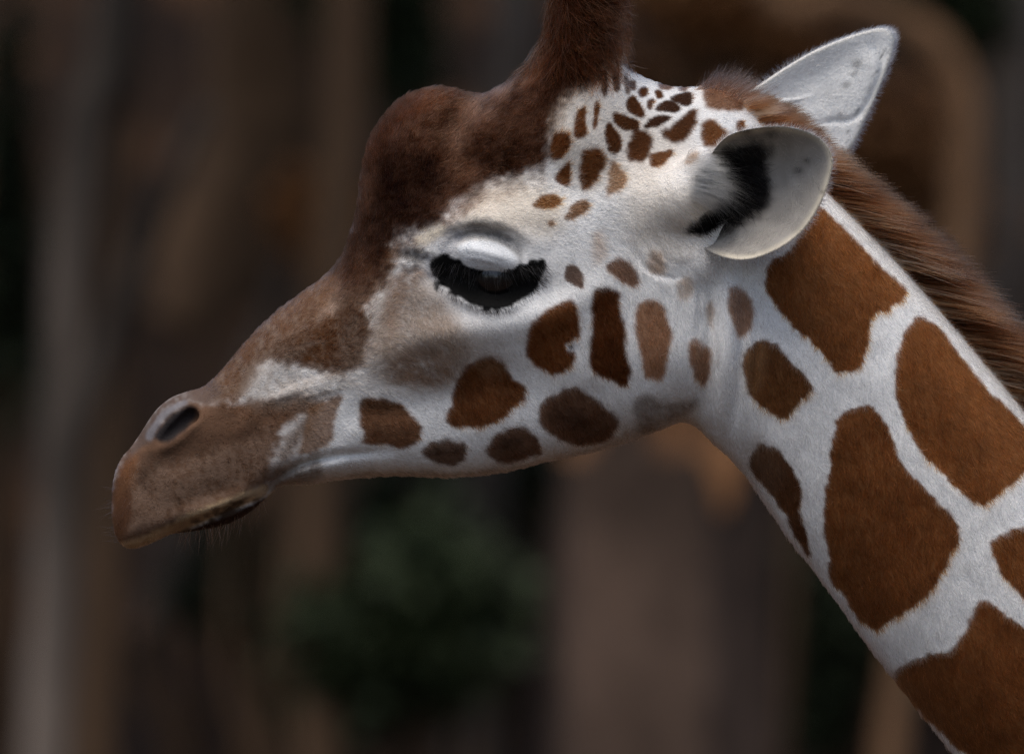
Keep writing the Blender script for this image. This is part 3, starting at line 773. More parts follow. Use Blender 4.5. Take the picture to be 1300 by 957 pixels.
FLOW = [(160, 640, .3, 1), (200, 610, .6, .8), (260, 600, .9, .35), (300, 640, .9, .1), (200, 535, .7, -.6), (300, 540, .95, -.1), (270, 490, .8, -.5), (330, 430, .75, -.6), (360, 500, .9, -.35), (420, 485, .92, -.35),
        (400, 550, .9, .3), (420, 430, .7, -.65), (420, 370, .75, -.6), (470, 400, .6, -.75), (480, 330, .35, -.9), (475, 250, .1, -1), (480, 180, .1, -1), (530, 130, .5, -.8), (540, 220, .3, -.9), (570, 160, .6, -.6),
        (600, 170, .85, -.3), (630, 140, .9, -.2), (560, 290, .6, -.7), (520, 300, .5, -.8), (620, 265, .95, -.2), (560, 330, .6, -.2), (680, 300, .98, .1), (620, 322, .95, .25), (620, 385, .5, .85), (570, 375, -.1, .95), (680, 365, .85, .5), (540, 350, .6, .6),
        (540, 420, .7, .6), (500, 470, .85, .3), (620, 430, .75, .6), (600, 510, .5, .85), (480, 545, .8, .5), (650, 575, .75, .6), (450, 590, .95, .2), (560, 590, .9, .3), (700, 430, .5, .85), (770, 430, .25, .97), (830, 440, .2, .97),
        (740, 540, .5, .85), (880, 460, .2, .97), (840, 520, .5, .8), (670, 180, .4, -.85), (690, 220, .7, -.5), (730, 160, .3, -.9), (760, 210, .8, -.3), (720, 270, .95, -.1), (780, 280, .9, .1), (720, 340, .85, .35), (790, 340, .6, .7), (800, 150, .8, -.45),
        (850, 130, .9, -.3), (850, 180, .95, -.15), (900, 120, .6, -.75), (935, 120, .8, -.5), (920, 170, .9, .1), (850, 230, .95, .1), (840, 290, .7, .6), (880, 290, .8, .5), (860, 340, .5, .85), (910, 360, .2, .97),
        (740, 50, .25, -.95), (710, 30, .05, -1), (780, 40, .4, -.85), (750, -60, .2, -.98),
        (950, 400, .2, .97), (1000, 420, .25, .97), (930, 540, .25, .97), (1000, 300, .35, .94), (1080, 350, .4, .92), (1060, 500, .28, .96), (1150, 450, .42, .9), (1000, 640, .35, .93), (1120, 620, .33, .94), (1200, 560, .42, .9),
        (1250, 480, .5, .86), (1150, 760, .35, .93), (1280, 700, .42, .9), (1230, 860, .4, .9), (1350, 900, .45, .88), (1450, 800, .5, .86)]
LENGTH = [(160, 640, 5), (230, 610, 4), (290, 640, 3.5), (215, 530, 2.5), (300, 560, 6), (300, 470, 7), (380, 400, 9), (400, 500, 9), (400, 590, 7), (470, 430, 11), (480, 300, 12), (480, 200, 13), (540, 130, 14), (540, 220, 13), (620, 150, 14), (690, 150, 14),
          (560, 300, 11), (620, 270, 11), (618, 325, 4.5), (580, 350, 4), (660, 360, 5), (620, 360, 3.5), (620, 410, 10), (540, 430, 11), (600, 520, 11), (500, 560, 9), (560, 590, 8), (700, 400, 10), (780, 430, 11), (740, 540, 11), (660, 580, 9), (840, 500, 10), (720, 250, 11), (800, 250, 11), (780, 160, 7), (850, 160, 6.5), (850, 120, 6), (900, 120, 8), (940, 125, 10), (920, 165, 7), (810, 120, 6), (860, 280, 12), (840, 330, 12),
          (740, 40, 26), (700, 40, 20), (780, 40, 20), (750, -60, 34), (950, 420, 12), (1000, 300, 12), (1100, 450, 12), (1000, 640, 11), (1200, 600, 13), (1200, 850, 13), (1400, 850, 13)]

def lay_fur(name, P, Q, n, weight, length_fn, colour_fn, tilt=0.36, rad=0.00022, k=4, flow_fn=None, jitter=0.22, curl=0.25, seed=1, mat=None):
    N = world_normals(P, Q)
    pos, nor, dr = scatter(P, Q, N, weight, n)
    u, v = dr[:, 0], dr[:, 2]
    fl = flow_fn(u, v) if flow_fn else field(FLOW, u, v, 34.0)
    # wind of the coat: small clumps lean together
    cl = value_noise((1320, 1660), 9, seed + 40); cl2 = value_noise((1320, 1660), 24, seed + 41); cl3 = value_noise((1320, 1660), 4, seed + 42); cl4 = value_noise((1320, 1660), 2.4, seed + 43)
    ii = (np.clip(v + 160, 0, 1319).astype(int), np.clip(u - 60, 0, 1659).astype(int))
    ang = 0.30 * cl[ii] + 0.22 * cl2[ii] + 0.22 * cl3[ii] + 0.12 * cl4[ii] + rng.normal(0, jitter, n)
    ca, sa = np.cos(ang), np.sin(ang)
    fx, fz = fl[:, 0] * ca - fl[:, 1] * sa, -(fl[:, 0] * sa + fl[:, 1] * ca)
    d = np.stack([fx, np.zeros(n), fz], 1)
    d -= nor * (d * nor).sum(1, keepdims=True)
    d /= np.maximum(np.linalg.norm(d, axis=1, keepdims=True), 0.15)
    L = length_fn(u, v) * S * rng.uniform(0.65, 1.2, n) * (1 + 0.2 * cl[ii])
    tl = np.clip(tilt + 0.13 * cl3[ii] + 0.08 * cl4[ii] + rng.normal(0, 0.12, n), 0.12, 1.2)
    side = np.cross(nor, d) * rng.normal(0, curl, n)[:, None]
    t = np.linspace(0, 1, k)
    pts = pos[:, None, :] - nor[:, None, :] * 0.0008
    step = d[:, None, :] * (t[None, :, None] ** 1.15) + nor[:, None, :] * (tl[:, None, None] * (t[None, :, None] * (1.25 - 0.55 * t[None, :, None]))) + side[:, None, :] * (t[None, :, None] ** 2)
    pts = pts + step * L[:, None, None]
    r = rad * rng.uniform(0.75, 1.25, n)[:, None] * (1 - 0.75 * t[None, :] ** 1.6)
    c = colour_fn(u, v, dr) * np.clip(1 + rng.normal(0, 0.17, n) + 0.13 * cl3[ii] + 0.14 * cl4[ii], 0.2, 2)[:, None]
    c = c * (1 + rng.normal(0, 0.03, (n, 3)))
    brt = rng.random(n) < 0.16; c[brt] *= rng.uniform(1.2, 2.0, brt.sum())[:, None]
    drk = rng.random(n) < 0.14; c[drk] *= 0.55
    pale = rng.random(n) < 0.03
    c[pale] = c[pale] * 1.5 + np.array((0.06, 0.045, 0.035))
    return make_hair(name, pts, r, c, mat or fur_mat, giraffe)

face_c = HP[HQ].mean(1)
# leave the eye opening, the nostril and the mouth bare
bare = np.ones(len(HQ))
eye_open = poly_sdf(face_c[:, 0], face_c[:, 2], catmull([(588, 346), (605, 344), (640, 347), (660, 345), (664, 358), (650, 372), (625, 376), (602, 368), (590, 356)], 4))
bare[eye_open < 0] = 0
black_skin = poly_sdf(face_c[:, 0], face_c[:, 2], catmull([(546, 334), (562, 324), (582, 330), (600, 340), (640, 347), (662, 336), (692, 331), (686, 356), (671, 376), (651, 388), (625, 395), (599, 388), (573, 372), (552, 353)], 5))
bare[black_skin < -2.5] = 0.04
nostril = poly_sdf(face_c[:, 0], face_c[:, 2], catmull([(188, 560), (196, 540), (216, 520), (242, 514), (250, 524), (238, 546), (210, 562)], 4))
bare[nostril < 2] = 0.0
dens = np.where(face_c[:, 1] < 25, 1.0, 0.22) * bare * np.where(face_c[:, 0] > 1420, 0.25, 1)
dens *= np.where((0.645 * face_c[:, 0] + 0.765 * face_c[:, 2]) > 1640, 0.0, 1)
len_fn = lambda u, v: field(LENGTH, u, v, 34.0)[:, 0]
if FUR > 0:
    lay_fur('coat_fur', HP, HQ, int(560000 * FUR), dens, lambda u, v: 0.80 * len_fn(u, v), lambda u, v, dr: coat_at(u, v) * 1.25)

# horn hair: long, sweeping round the horn
HORN_FLOW = [(700, 20, -.2, .95), (705, 70, .1, .98), (690, 100, -.4, .9), (725, 30, .35, .9), (735, 75, .45, .85), (755, 15, .9, .3), (765, 50, .75, .65), (785, 30, .6, .75), (780, 75, .5, .85), (750, -40, .5, -.8), (730, 110, .3, .95), (760, 100, .4, .9)]
horn = (face_c[:, 2] < 112) & (face_c[:, 0] > 668) & (face_c[:, 0] < 812)
hz_ = np.where(horn, 1.0, 0.0) * smoothstep(116, 70, face_c[:, 2] + 0.25 * np.abs(face_c[:, 0] - 740)) * np.where(face_c[:, 1] < 10, 1, 0.3)
def horn_colour(u, v, dr):
    n = len(u)
    c = np.tile(np.array((0.075, 0.024, 0.009)), (n, 1))
    k = value_noise((400, 400), 6, 77)[np.clip(v + 150, 0, 399).astype(int), np.clip(u - 600, 0, 399).astype(int)]
    lt = ((k + rng.normal(0, 0.3, n)) > 0.45)[:, None]
    c = np.where(lt, np.array((0.25, 0.14, 0.085)), c)
    dk = (rng.random(n) < 0.25)[:, None]
    return np.where(dk, c * 0.5, c)
if FUR > 0:
    lay_fur('horn_hair', HP, HQ, 16000, hz_ * np.where((face_c[:, 0] > 783) & (face_c[:, 2] > 45), 0.05, 1), lambda u, v: 30 + 10 * smoothstep(60, -60, v), horn_colour, tilt=0.25, rad=0.00026, k=7,
            flow_fn=lambda u, v: field(HORN_FLOW, u, v, 22.0), jitter=0.16, curl=0.35, seed=5)

# ear fur
def ear_fur(name, P, Q, count, colour, length, flow, weight=None, seed=8):
    return lay_fur(name, P, Q, count, np.ones(len(Q)) if weight is None else weight, lambda u, v: np.full(len(u), length), colour, tilt=0.3, rad=0.00016, k=3,
                   flow_fn=lambda u, v: np.tile(np.array(flow, dtype=float), (len(u), 1)), jitter=0.3, curl=0.3, seed=seed)
fc = NE_P[NE_Q].mean(1); inner_face = (NE_Q < NE_N).all(1)
blk = poly_sdf(fc[:, 0], fc[:, 2], catmull([(912, 202), (928, 188), (958, 183), (976, 190), (974, 215), (976, 245), (966, 268), (948, 282), (915, 296), (886, 306), (872, 296), (888, 274), (918, 262), (926, 235), (924, 210)], 5))
if FUR > 0:
    ear_fur('ear_fur', NE_P, NE_Q, 42000, lambda u, v, dr: ear_near_colour(u, v) * 1.2, 3.6, (0.8, 0.3), np.where((blk < 0) & inner_face, 0.5, 1.0))
    ear_fur('ear_fur', FE_P, FE_Q, 60000, lambda u, v, dr: ear_far_colour(u, v) * 1.2, 6, (0.85, -0.5), seed=9)

def strands(name, roots, dirs, lengths, rad, colour, bend=(0, 0, 0), bend_amt=0.3, k=6, wig=0.04, parent=giraffe, mat=None, taper=0.85):
    """free hairs: roots/dirs in drawing units (u, y, v)"""
    n = len(roots)
    t = np.linspace(0, 1, k)
    d = dirs / np.linalg.norm(dirs, axis=1, keepdims=True)
    w = rng.normal(0, wig, (n, 3))
    p = roots[:, None, :] + (d[:, None, :] * t[None, :, None] + (np.array(bend)[None, None, :] * bend_amt + w[:, None, :]) * (t[None, :, None] ** 2)) * lengths[:, None, None]
    pw = to_world(p[..., 0], p[..., 1], p[..., 2])
    r = rad * rng.uniform(0.75, 1.25, n)[:, None] * (1 - taper * t[None, :] ** 1.8)
    return make_hair(name, pw, r, colour, mat or fur_mat, parent)

def skin_y(u, v):
    """half width of the head at a place of its side"""
    w = bilinear(Wd, u, v, GU0, GV0, G2); r = bilinear(Rd, u, v, GU0, GV0, G2); d = bilinear(D2, u, v, GU0, GV0, G2)
    return w * np.sqrt(np.clip(1 - np.maximum(1 + d / r, 0) ** 2, 0, 1))

def fringe(name, rim, yfn, cen, count, l0, l1, col, keep):
    r = catmull(rim, 10); i = rng.integers(0, len(r), count); p = r[i] + rng.normal(0, 1.2, (count, 2))
    out = p - np.array(cen); out /= np.linalg.norm(out, axis=1, keepdims=True)
    k = keep(p[:, 0], p[:, 1]); p, out = p[k], out[k]; m = len(p)
    y = np.array([yfn(a, b) for a, b in p]) + rng.normal(2, 2, m)
    d = np.stack([out[:, 0] + 0.5 + rng.normal(0, .25, m), rng.normal(-.1, .3, m), out[:, 1] + rng.normal(0, .25, m)], 1)
    strands(name, np.stack([p[:, 0], y, p[:, 1]], 1), d, rng.uniform(l0, l1, m), 0.00012, np.tile(np.array(col), (m, 1)) * rng.uniform(.6, 1.1, m)[:, None], wig=0.1)
EAR_Y = lambda u, v: -98 - 0.50 * max(u - 890, 0) - 0.05 * (v - 250) - 36 * min(max((u - 893) / 35, 0), 1) ** 0.7
# hair hanging from the front margin of the ear into the cup
n = 1300
tt_ = rng.random(n)
line = np.array([(898, 202), (896, 216), (892, 228), (888, 240), (882, 252)])
ru = np.interp(tt_, np.linspace(0, 1, 5), line[:, 0]) - np.abs(rng.normal(0, 10, n)); rv = np.interp(tt_, np.linspace(0, 1, 5), line[:, 1]) + rng.normal(0, 4, n)
roots = np.stack([ru, -134 + rng.normal(0, 3, n), rv], 1)
dirs = np.stack([np.full(n, 1.0), rng.normal(-0.05, 0.12, n), 0.15 + 0.5 * (tt_ - 0.4) + rng.normal(0, 0.2, n)], 1)
lens = (26 + 32 * np.sin(np.pi * np.clip(tt_ * 1.05, 0, 1))) * rng.uniform(0.6, 1.15, n)
col = np.tile(np.array((0.84, 0.82, 0.79)), (n, 1)) * rng.uniform(0.6, 1.05, n)[:, None]
strands('ear_margin_hair', roots, dirs, lens, 0.00018, col, (0, 0.35, 0.6), 0.4, wig=0.12)

n = 420
ru = rng.uniform(905, 972, n); rv = rng.uniform(188, 288, n)
okk = poly_sdf(ru, rv, catmull([(912, 202), (928, 188), (958, 183), (976, 190), (974, 215), (976, 245), (966, 268), (948, 282), (915, 296), (886, 306), (872, 296), (888, 274), (918, 262), (926, 235), (924, 210)], 5)) < 4
ru, rv = ru[okk], rv[okk]; n = len(ru)
roots = np.stack([ru, np.full(n, -92.0) - 0.35 * np.maximum(ru - 940, 0), rv], 1)
dirs = np.stack([rng.normal(0.5, .3, n), np.full(n, -0.5), rng.normal(0.25, .4, n)], 1)
col = np.tile(np.array((0.012, 0.010, 0.010)), (n, 1)); col[rng.random(n) < .22] = (.38, .35, .31)
strands('inner_ear_hair', roots, dirs, rng.uniform(10, 26, n), 0.00015, col, (0.3, 0, 0.3), 0.3, wig=0.15)

fringe('ear_fringe', NEAR_RIM, EAR_Y, (960, 250), 1500, 3, 9, (0.70, 0.66, 0.58), lambda u, v: (u > 908) | (v > 300))
fringe('ear_fringe', FAR_RIM, lambda u, v: 62 + 0.55 * max(u - 940, 0), (1030, 120), 2200, 4, 10, (0.80, 0.78, 0.74), lambda u, v: (v < 150) | (u > 1070))
n = 900                                                                              # pale hairs lying inside the cup
th = rng.uniform(0, 2 * np.pi, n); rr_ = rng.uniform(0.62, 0.93, n)
rimc = catmull(NEAR_RIM, 10); an_ = np.arctan2(rimc[:, 1] - 250, rimc[:, 0] - 938); o_ = np.argsort(an_)
rad_ = np.interp(np.arctan2(np.sin(th), np.cos(th)), an_[o_], np.hypot(rimc[o_, 0] - 938, rimc[o_, 1] - 250))
ru = 938 + rad_ * rr_ * np.cos(th); rv = 250 + rad_ * rr_ * np.sin(th)
yr_ = np.array([EAR_Y(a, b) for a, b in zip(938 + rad_ * np.cos(th), 250 + rad_ * np.sin(th))])
ym = -150.0
ry = yr_ * rr_ + ym * (1 - rr_) + (-84 - ym) * (1 - rr_ ** 3.4)
roots = np.stack([ru, ry, rv], 1)
kp = ru > 915
dirs = np.stack([-np.cos(th) * 0.5 + 0.5 + rng.normal(0, .2, n), np.full(n, -0.22), -np.sin(th) * 0.4 + rng.normal(0, .25, n)], 1)
strands('inner_ear_hair', roots[kp], dirs[kp], rng.uniform(8, 20, n)[kp], 0.00012, (np.tile(np.array((0.55, 0.52, 0.47)), (n, 1)) * rng.uniform(.5, 1.1, n)[:, None])[kp], wig=0.12)

# mane
dorsal = catmull([(940, 122), (960, 142), (1000, 187), (1050, 236), (1105, 290), (1165, 354), (1232, 432), (1302, 516), (1390, 622), (1480, 728), (1580, 846)], 12, closed=False)
seg = np.linalg.norm(np.diff(dorsal, axis=0), axis=1); ss = np.concatenate([[0], np.cumsum(seg)])
n = int(30000 * max(FUR, 0.3))
s_ = rng.random(n) * ss[-1]
du_ = np.interp(s_, ss, dorsal[:, 0]); dv_ = np.interp(s_, ss, dorsal[:, 1])
ly = np.clip(rng.normal(0, 13, n), -28, 28)
ins = 3 + (ly / 12) ** 2
roots = np.stack([du_ - 0.72 * ins, ly, dv_ + 0.69 * ins], 1)
cl = value_noise((64, 2400), 4.5, 61, (1, 9))[np.clip(ly + 30, 0, 63).astype(int), np.clip(s_, 0, 2399).astype(int)]
cl2 = value_noise((64, 2400), 34, 62)[np.clip(ly + 30, 0, 63).astype(int), np.clip(s_, 0, 2399).astype(int)]
a_ = np.interp(s_, [0, 80, 160, 400, 1000], [-26, -12, -2, 4, 18]) + 7 * cl + 5 * cl2 + rng.normal(0, 3.5, n)
a_ = np.radians(a_)
dirs = np.stack([np.cos(a_), ly / 75 + rng.normal(0, 0.06, n), np.sin(a_)], 1)
lens = np.interp(s_, [0, 40, 120, 220, 420, 1100], [32, 60, 80, 100, 116, 124]) * rng.uniform(0.72, 1.06, n) * (1 + 0.08 * cl2)
base = np.tile(np.array((0.150, 0.054, 0.021)), (n, 1))
pick = cl * 1.25 + rng.normal(0, 0.25, n)
base[pick > 0.40] = (0.27, 0.13, 0.065)
base[pick > 0.75] = (0.50, 0.34, 0.23)
base[pick < -0.35] = (0.030, 0.012, 0.006)
kk = 7
tq = np.linspace(0, 1, kk)
tint = np.interp(tq, [0, 0.25, 0.6, 1.0], [1.35, 1.15, 0.85, 0.75])
colp = base[:, None, :] * tint[None, :, None]
strands('mane', roots, dirs, lens, 0.00030, colp, (0, 0, 1), 0.10, k=kk, wig=0.02)

# tuft on the poll
n = 1400
tq = rng.random(n)
ru = np.interp(tq, [0, .3, .6, 1], [884, 903, 925, 952]) + rng.normal(0, 3, n); rv = np.interp(tq, [0, .3, .6, 1], [112, 110, 115, 134]) + 2
roots = np.stack([ru, rng.normal(0, 26, n), rv], 1)
an = np.radians(np.interp(tq, [0, .3, 1], [-38, -66, -28]) + rng.normal(0, 13, n))
dirs = np.stack([np.cos(an), rng.normal(0, .2, n), np.sin(an)], 1)
lens = np.interp(tq, [0, .25, .6, 1], [16, 30, 34, 36]) * rng.uniform(0.5, 1.15, n)
col = np.tile(np.array((0.085, 0.036, 0.02)), (n, 1)); col[rng.random(n) < 0.28] = (0.50, 0.42, 0.35); col[rng.random(n) < 0.25] = (0.04, 0.025, 0.018)
strands('poll_tuft', roots, dirs, lens, 0.00016, col, (1, 0, 0), 0.2, wig=0.12)

# eye
eye_mat, nt, bs = nodes_of('eye_dark')
bs.inputs['Base Color'].default_value = (0.006, 0.005, 0.005, 1); bs.inputs['Roughness'].default_value = 0.18; bs.inputs['Coat Weight'].default_value = 0.35; bs.inputs['Coat Roughness'].default_value = 0.05
def ball(name, u, y, v, r, mat, parent, nu=40, nv=24):
    vs, fs = [], []
    for i in range(nv + 1):
        ph = math.pi * i / nv
        for j in range(nu):
            th = 2 * math.pi * j / nu
            vs.append(to_world(np.array(u + r * math.sin(ph) * math.cos(th)), np.array(y + r * math.cos(ph)), np.array(v + r * math.sin(ph) * math.sin(th))))
    for i in range(nv):
        for j in range(nu):
            a = i * nu + j; b = i * nu + (j + 1) % nu
            fs.append((a, b, b + nu, a + nu))
    return mesh_object(name, vs, fs, mat, parent)
for sg in (-1, 1):
    yy = float(skin_y(np.array([628.0]), np.array([356.0]))[0])
    ball('eye', 630, sg * (yy - 20.5), 353, 32, eye_mat, giraffe)

def lashes(name, line, count, dirfn, l0, l1, rad, dark, inset=2.0):
    line = catmull(line, 6, closed=False)
    for sg in (-1, 1):
        m = count if sg < 0 else count // 3
        tq = rng.random(m)
        u = np.interp(tq, np.linspace(0, 1, len(line)), line[:, 0]) + rng.normal(0, 1.5, m); v = np.interp(tq, np.linspace(0, 1, len(line)), line[:, 1]) + rng.normal(0, 1.5, m)
        y = skin_y(u, v) - inset
        d = np.array([dirfn(a) for a in tq]) + rng.normal(0, 0.14, (m, 3))
        d[:, 1] *= sg
        c = np.tile(np.array((0.012, 0.011, 0.011)), (m, 1)); lightm = rng.random(m) > dark; c[lightm] = (0.30, 0.30, 0.31)  # pale lashes stand for glints, put into the strand colour
        strands(name, np.stack([u, sg * y, v], 1), d, rng.uniform(l0, l1, m), rad, c, (0.15, 0, 0.0), 0.3, wig=0.08)
lashes('eyelashes', [(555, 336), (580, 334), (600, 342), (628, 345), (650, 341), (668, 336), (688, 333)], 420,
       lambda a: (-0.45 + 0.95 * a, 0.40, 0.85 - 0.25 * a), 14, 32, 0.00016, 0.82)
lashes('eyelashes', [(552, 350), (576, 369), (602, 383), (628, 389), (652, 383), (672, 370), (688, 350)], 520,
       lambda a: (-0.35 + 1.1 * a, 0.28, 0.9 - 0.4 * a), 7, 17, 0.00017, 0.95)

# whiskers on chin, lips and nose
n = 150
tq = rng.random(n)
ru = np.interp(tq, [0, .5, 1], [222, 285, 336]); rv = np.interp(tq, [0, .5, 1], [679, 664, 636]) - 2
roots = np.stack([ru, rng.uniform(-38, 38, n), rv], 1)
dirs = np.stack([rng.normal(0.12, .2, n) - 0.1 * tq, rng.normal(0, .25, n), np.full(n, 1.0)], 1)
col = np.tile(np.array((0.02, 0.014, 0.011)), (n, 1)); col[rng.random(n) < .2] = (.3, .25, .2)
strands('chin_whiskers', roots, dirs, rng.uniform(10, 40, n), 0.00013, col, (-0.4, 0, 0), 0.3, wig=0.1)
n = 90
ru = rng.uniform(145, 330, n); rv = rng.uniform(585, 672, n) - (ru - 150) * 0.12
roots = np.stack([ru, -skin_y(ru, rv), rv], 1)
dirs = np.stack([rng.normal(-0.5, .3, n), np.full(n, -0.7), rng.normal(.5, .3, n)], 1)
ok = roots[:, 1] < -15
col = np.tile(np.array((0.03, 0.02, 0.015)), (n, 1)); col[rng.random(n) < .5] = (.45, .38, .3)
strands('muzzle_whiskers', roots[ok], dirs[ok], rng.uniform(6, 22, n)[ok], 0.00011, col[ok], wig=0.1)
n = 36
rv = rng.uniform(600, 690, n); ru = np.interp(rv, [590, 640, 690], [150, 143, 152])
roots = np.stack([ru, rng.uniform(-25, 25, n), rv], 1)
dirs = np.stack([np.full(n, -1.0), rng.normal(0, .3, n), rng.normal(.2, .3, n)], 1)
strands('muzzle_whiskers', roots, dirs, rng.uniform(8, 30, n), 0.0001, np.tile(np.array((0.05, 0.035, 0.028)), (n, 1)), wig=0.1)

# ------------------------------------------------------------------ the place behind: ground, bank, trees, shrubs
def bank_height(x, y):
    x = np.asarray(x, dtype=float); y = np.asarray(y, dtype=float)
    t = np.clip((y - 7) / 10.0, 0, 1); t = t * t * (3 - 2 * t)
    h = 2.9 * t + np.clip(y - 17, 0, 60) * 0.62 + 0.25 * np.sin(x * 0.7 + 1.3) * np.sin(y * 0.55) * t + 0.10 * np.sin(x * 2.3 + y * 1.7) * t
    return np.where(y > 77, 2.9 + 37.2 + 0 * h, h)

def behind(u, v, y):
    """point of the place that stands y metres behind the giraffe"""
    k = (DIST - FOCUS_Y + y) / DIST
    return ((u - 650) * S * k, y, ZC + (478.5 - v) * S * k)

def noise_material(name, c1, c2, scale, rough=0.9, c3=None, bump=0.5, stretch=(1, 1, 1), dist=0.02):
    m, t, b = nodes_of(name)
    tc = t.nodes.new('ShaderNodeTexCoord'); mp = t.nodes.new('ShaderNodeMapping'); mp.inputs['Scale'].default_value = stretch
    n = t.nodes.new('ShaderNodeTexNoise'); n.inputs['Scale'].default_value = scale; n.inputs['Detail'].default_value = 6; n.inputs['Roughness'].default_value = 0.65
    r = t.nodes.new('ShaderNodeValToRGB')
    r.color_ramp.elements[0].position = 0.35; r.color_ramp.elements[0].color = (*c1, 1); r.color_ramp.elements[1].position = 0.68; r.color_ramp.elements[1].color = (*c2, 1)
    if c3:
        e = r.color_ramp.elements.new(0.52); e.color = (*c3, 1)
    t.links.new(tc.outputs['Object'], mp.inputs['Vector']); t.links.new(mp.outputs['Vector'], n.inputs['Vector']); t.links.new(n.outputs['Fac'], r.inputs['Fac'])
    t.links.new(r.outputs['Color'], b.inputs['Base Color']); b.inputs['Roughness'].default_value = rough; b.inputs['Specular IOR Level'].default_value = 0.2
    bp = t.nodes.new('ShaderNodeBump'); bp.inputs['Strength'].default_value = bump; bp.inputs['Distance'].default_value = dist
    t.links.new(n.outputs['Fac'], bp.inputs['Height']); t.links.new(bp.outputs['Normal'], b.inputs['Normal'])
    return m

soil = noise_material('leaf_litter_soil', (0.012, 0.007, 0.005), (0.15, 0.070, 0.029), 1.3, c3=(0.032, 0.017, 0.009))
xs = np.concatenate([np.linspace(-900, -30, 14), np.linspace(-25, 25, 101), np.linspace(30, 900, 14)])
ys = np.concatenate([np.linspace(-900, 2, 14), np.linspace(5, 40, 71), np.linspace(42, 80, 20), np.linspace(100, 900, 8)])
X, Y = np.meshgrid(xs, ys, indexing='ij')
Z = bank_height(X, Y)
Z = np.where((np.abs(X) < 26) & (Y > 8), Z + 0.06 * np.random.default_rng(3).normal(size=Z.shape), Z)
gi = np.arange(len(xs) * len(ys)).reshape(len(xs), len(ys))
gq = np.stack([gi[:-1, :-1], gi[1:, :-1], gi[1:, 1:], gi[:-1, 1:]], -1).reshape(-1, 4)
ground = mesh_object('ground', np.stack([X, Y, Z], -1).reshape(-1, 3), gq, soil)
tag(ground, kind='structure')

def tube(path, radii, sides=20, rough=0.08, seed=0, ribs=0):
    """bark-covered limb along a path"""
    path = np.array(path, dtype=float); radii = np.array(radii, dtype=float)
    n = max(6, 5 * len(path))
    tq = np.linspace(0, 1, len(path)); tt = np.linspace(0, 1, n)
    c = catmull(path, max(2, n // max(len(path) - 1, 1)), closed=False)
    tc_ = np.linspace(0, 1, len(c)); P = np.stack([np.interp(tt, tc_, c[:, k]) for k in range(3)], 1); R = np.interp(tt, tq, radii)
    r = np.random.default_rng(seed)
    vs = []
    for i in range(n):
        d = P[min(i + 1, n - 1)] - P[max(i - 1, 0)]; d /= np.linalg.norm(d)
        a = np.cross(d, (0.31, 0.95, 0.1)); a /= np.linalg.norm(a); b = np.cross(d, a)
        for j in range(sides):
            th = 2 * math.pi * j / sides
            rr = R[i] * (1 + rough * r.normal() + (ribs and 0.10 * math.sin(ribs * th + 0.15 * i)))
            vs.append(P[i] + rr * (math.cos(th) * a + math.sin(th) * b))
    fs = [(i * sides + j, i * sides + (j + 1) % sides, (i + 1) * sides + (j + 1) % sides, (i + 1) * sides + j) for i in range(n - 1) for j in range(sides)]
    vs.append(P[-1]); m = len(vs) - 1
    fs += [((n - 1) * sides + j, (n - 1) * sides + (j + 1) % sides, m) for j in range(sides)]
    return vs, fs

def leaf_cloud(centres, size, seed, flat=0.5, droop=0.2):
    """folded leaf blades, two faces each"""
    r = np.random.default_rng(seed); n = len(centres)
    ax = r.normal(size=(n, 3)); ax[:, 2] = ax[:, 2] * flat - droop; ax /= np.linalg.norm(ax, axis=1, keepdims=True)
    sd = np.cross(ax, r.normal(size=(n, 3)) * 0.5 + np.array((0, 0, 1.0))); sd /= np.maximum(np.linalg.norm(sd, axis=1, keepdims=True), 1e-6)
    up = np.cross(sd, ax)
    L = size * r.uniform(0.6, 1.3, n)[:, None]
    v = np.stack([centres, centres + ax * L * 0.5 + sd * L * 0.28 + up * L * 0.08, centres + ax * L, centres + ax * L * 0.5 - sd * L * 0.28 + up * L * 0.08], 1)
    i = np.arange(n)[:, None] * 4
    return v.reshape(-1, 3), np.concatenate([i + [[0, 1, 2]], i + [[0, 2, 3]]])

def leaf_material(name, c1, c2):
    m, t, b = nodes_of(name)
    g = t.nodes.new('ShaderNodeNewGeometry'); r = t.nodes.new('ShaderNodeValToRGB')
    r.color_ramp.elements[0].color = (*c1, 1); r.color_ramp.elements[1].color = (*c2, 1)
    t.links.new(g.outputs['Random Per Island'], r.inputs['Fac']); t.links.new(r.outputs['Color'], b.inputs['Base Color'])
    b.inputs['Roughness'].default_value = 0.6; b.inputs['Specular IOR Level'].default_value = 0.25
    return m
green_leaf = leaf_material('green_leaves', (0.018, 0.027, 0.010), (0.036, 0.050, 0.019))
dark_leaf = leaf_material('dark_leaves', (0.014, 0.021, 0.010), (0.032, 0.042, 0.018))
rust_leaf = leaf_material('rusty_leaves', (0.12, 0.050, 0.016), (0.38, 0.17, 0.06))
bark_grey = noise_material('grey_bark', (0.030, 0.024, 0.019), (0.28, 0.222, 0.18), 1.7, stretch=(1, 1, 0.25), bump=0.8)
bark_brown = noise_material('brown_bark', (0.018, 0.011, 0.007), (0.15, 0.088, 0.048), 1.6, stretch=(1, 1, 0.25), bump=0.8)
bark_tan = noise_material('tan_bark', (0.05, 0.028, 0.015), (0.30, 0.165, 0.085), 2.4, stretch=(1, 1, 0.3), bump=0.8)
bark_stump = noise_material('weathered_wood', (0.008, 0.005, 0.0035), (0.105, 0.068, 0.049), 2.0, stretch=(1, 1, 0.7), bump=1.0, dist=0.04)
rotten = noise_material('orange_rotten_wood', (0.045, 0.021, 0.010), (0.19, 0.092, 0.040), 5, bump=1.0)

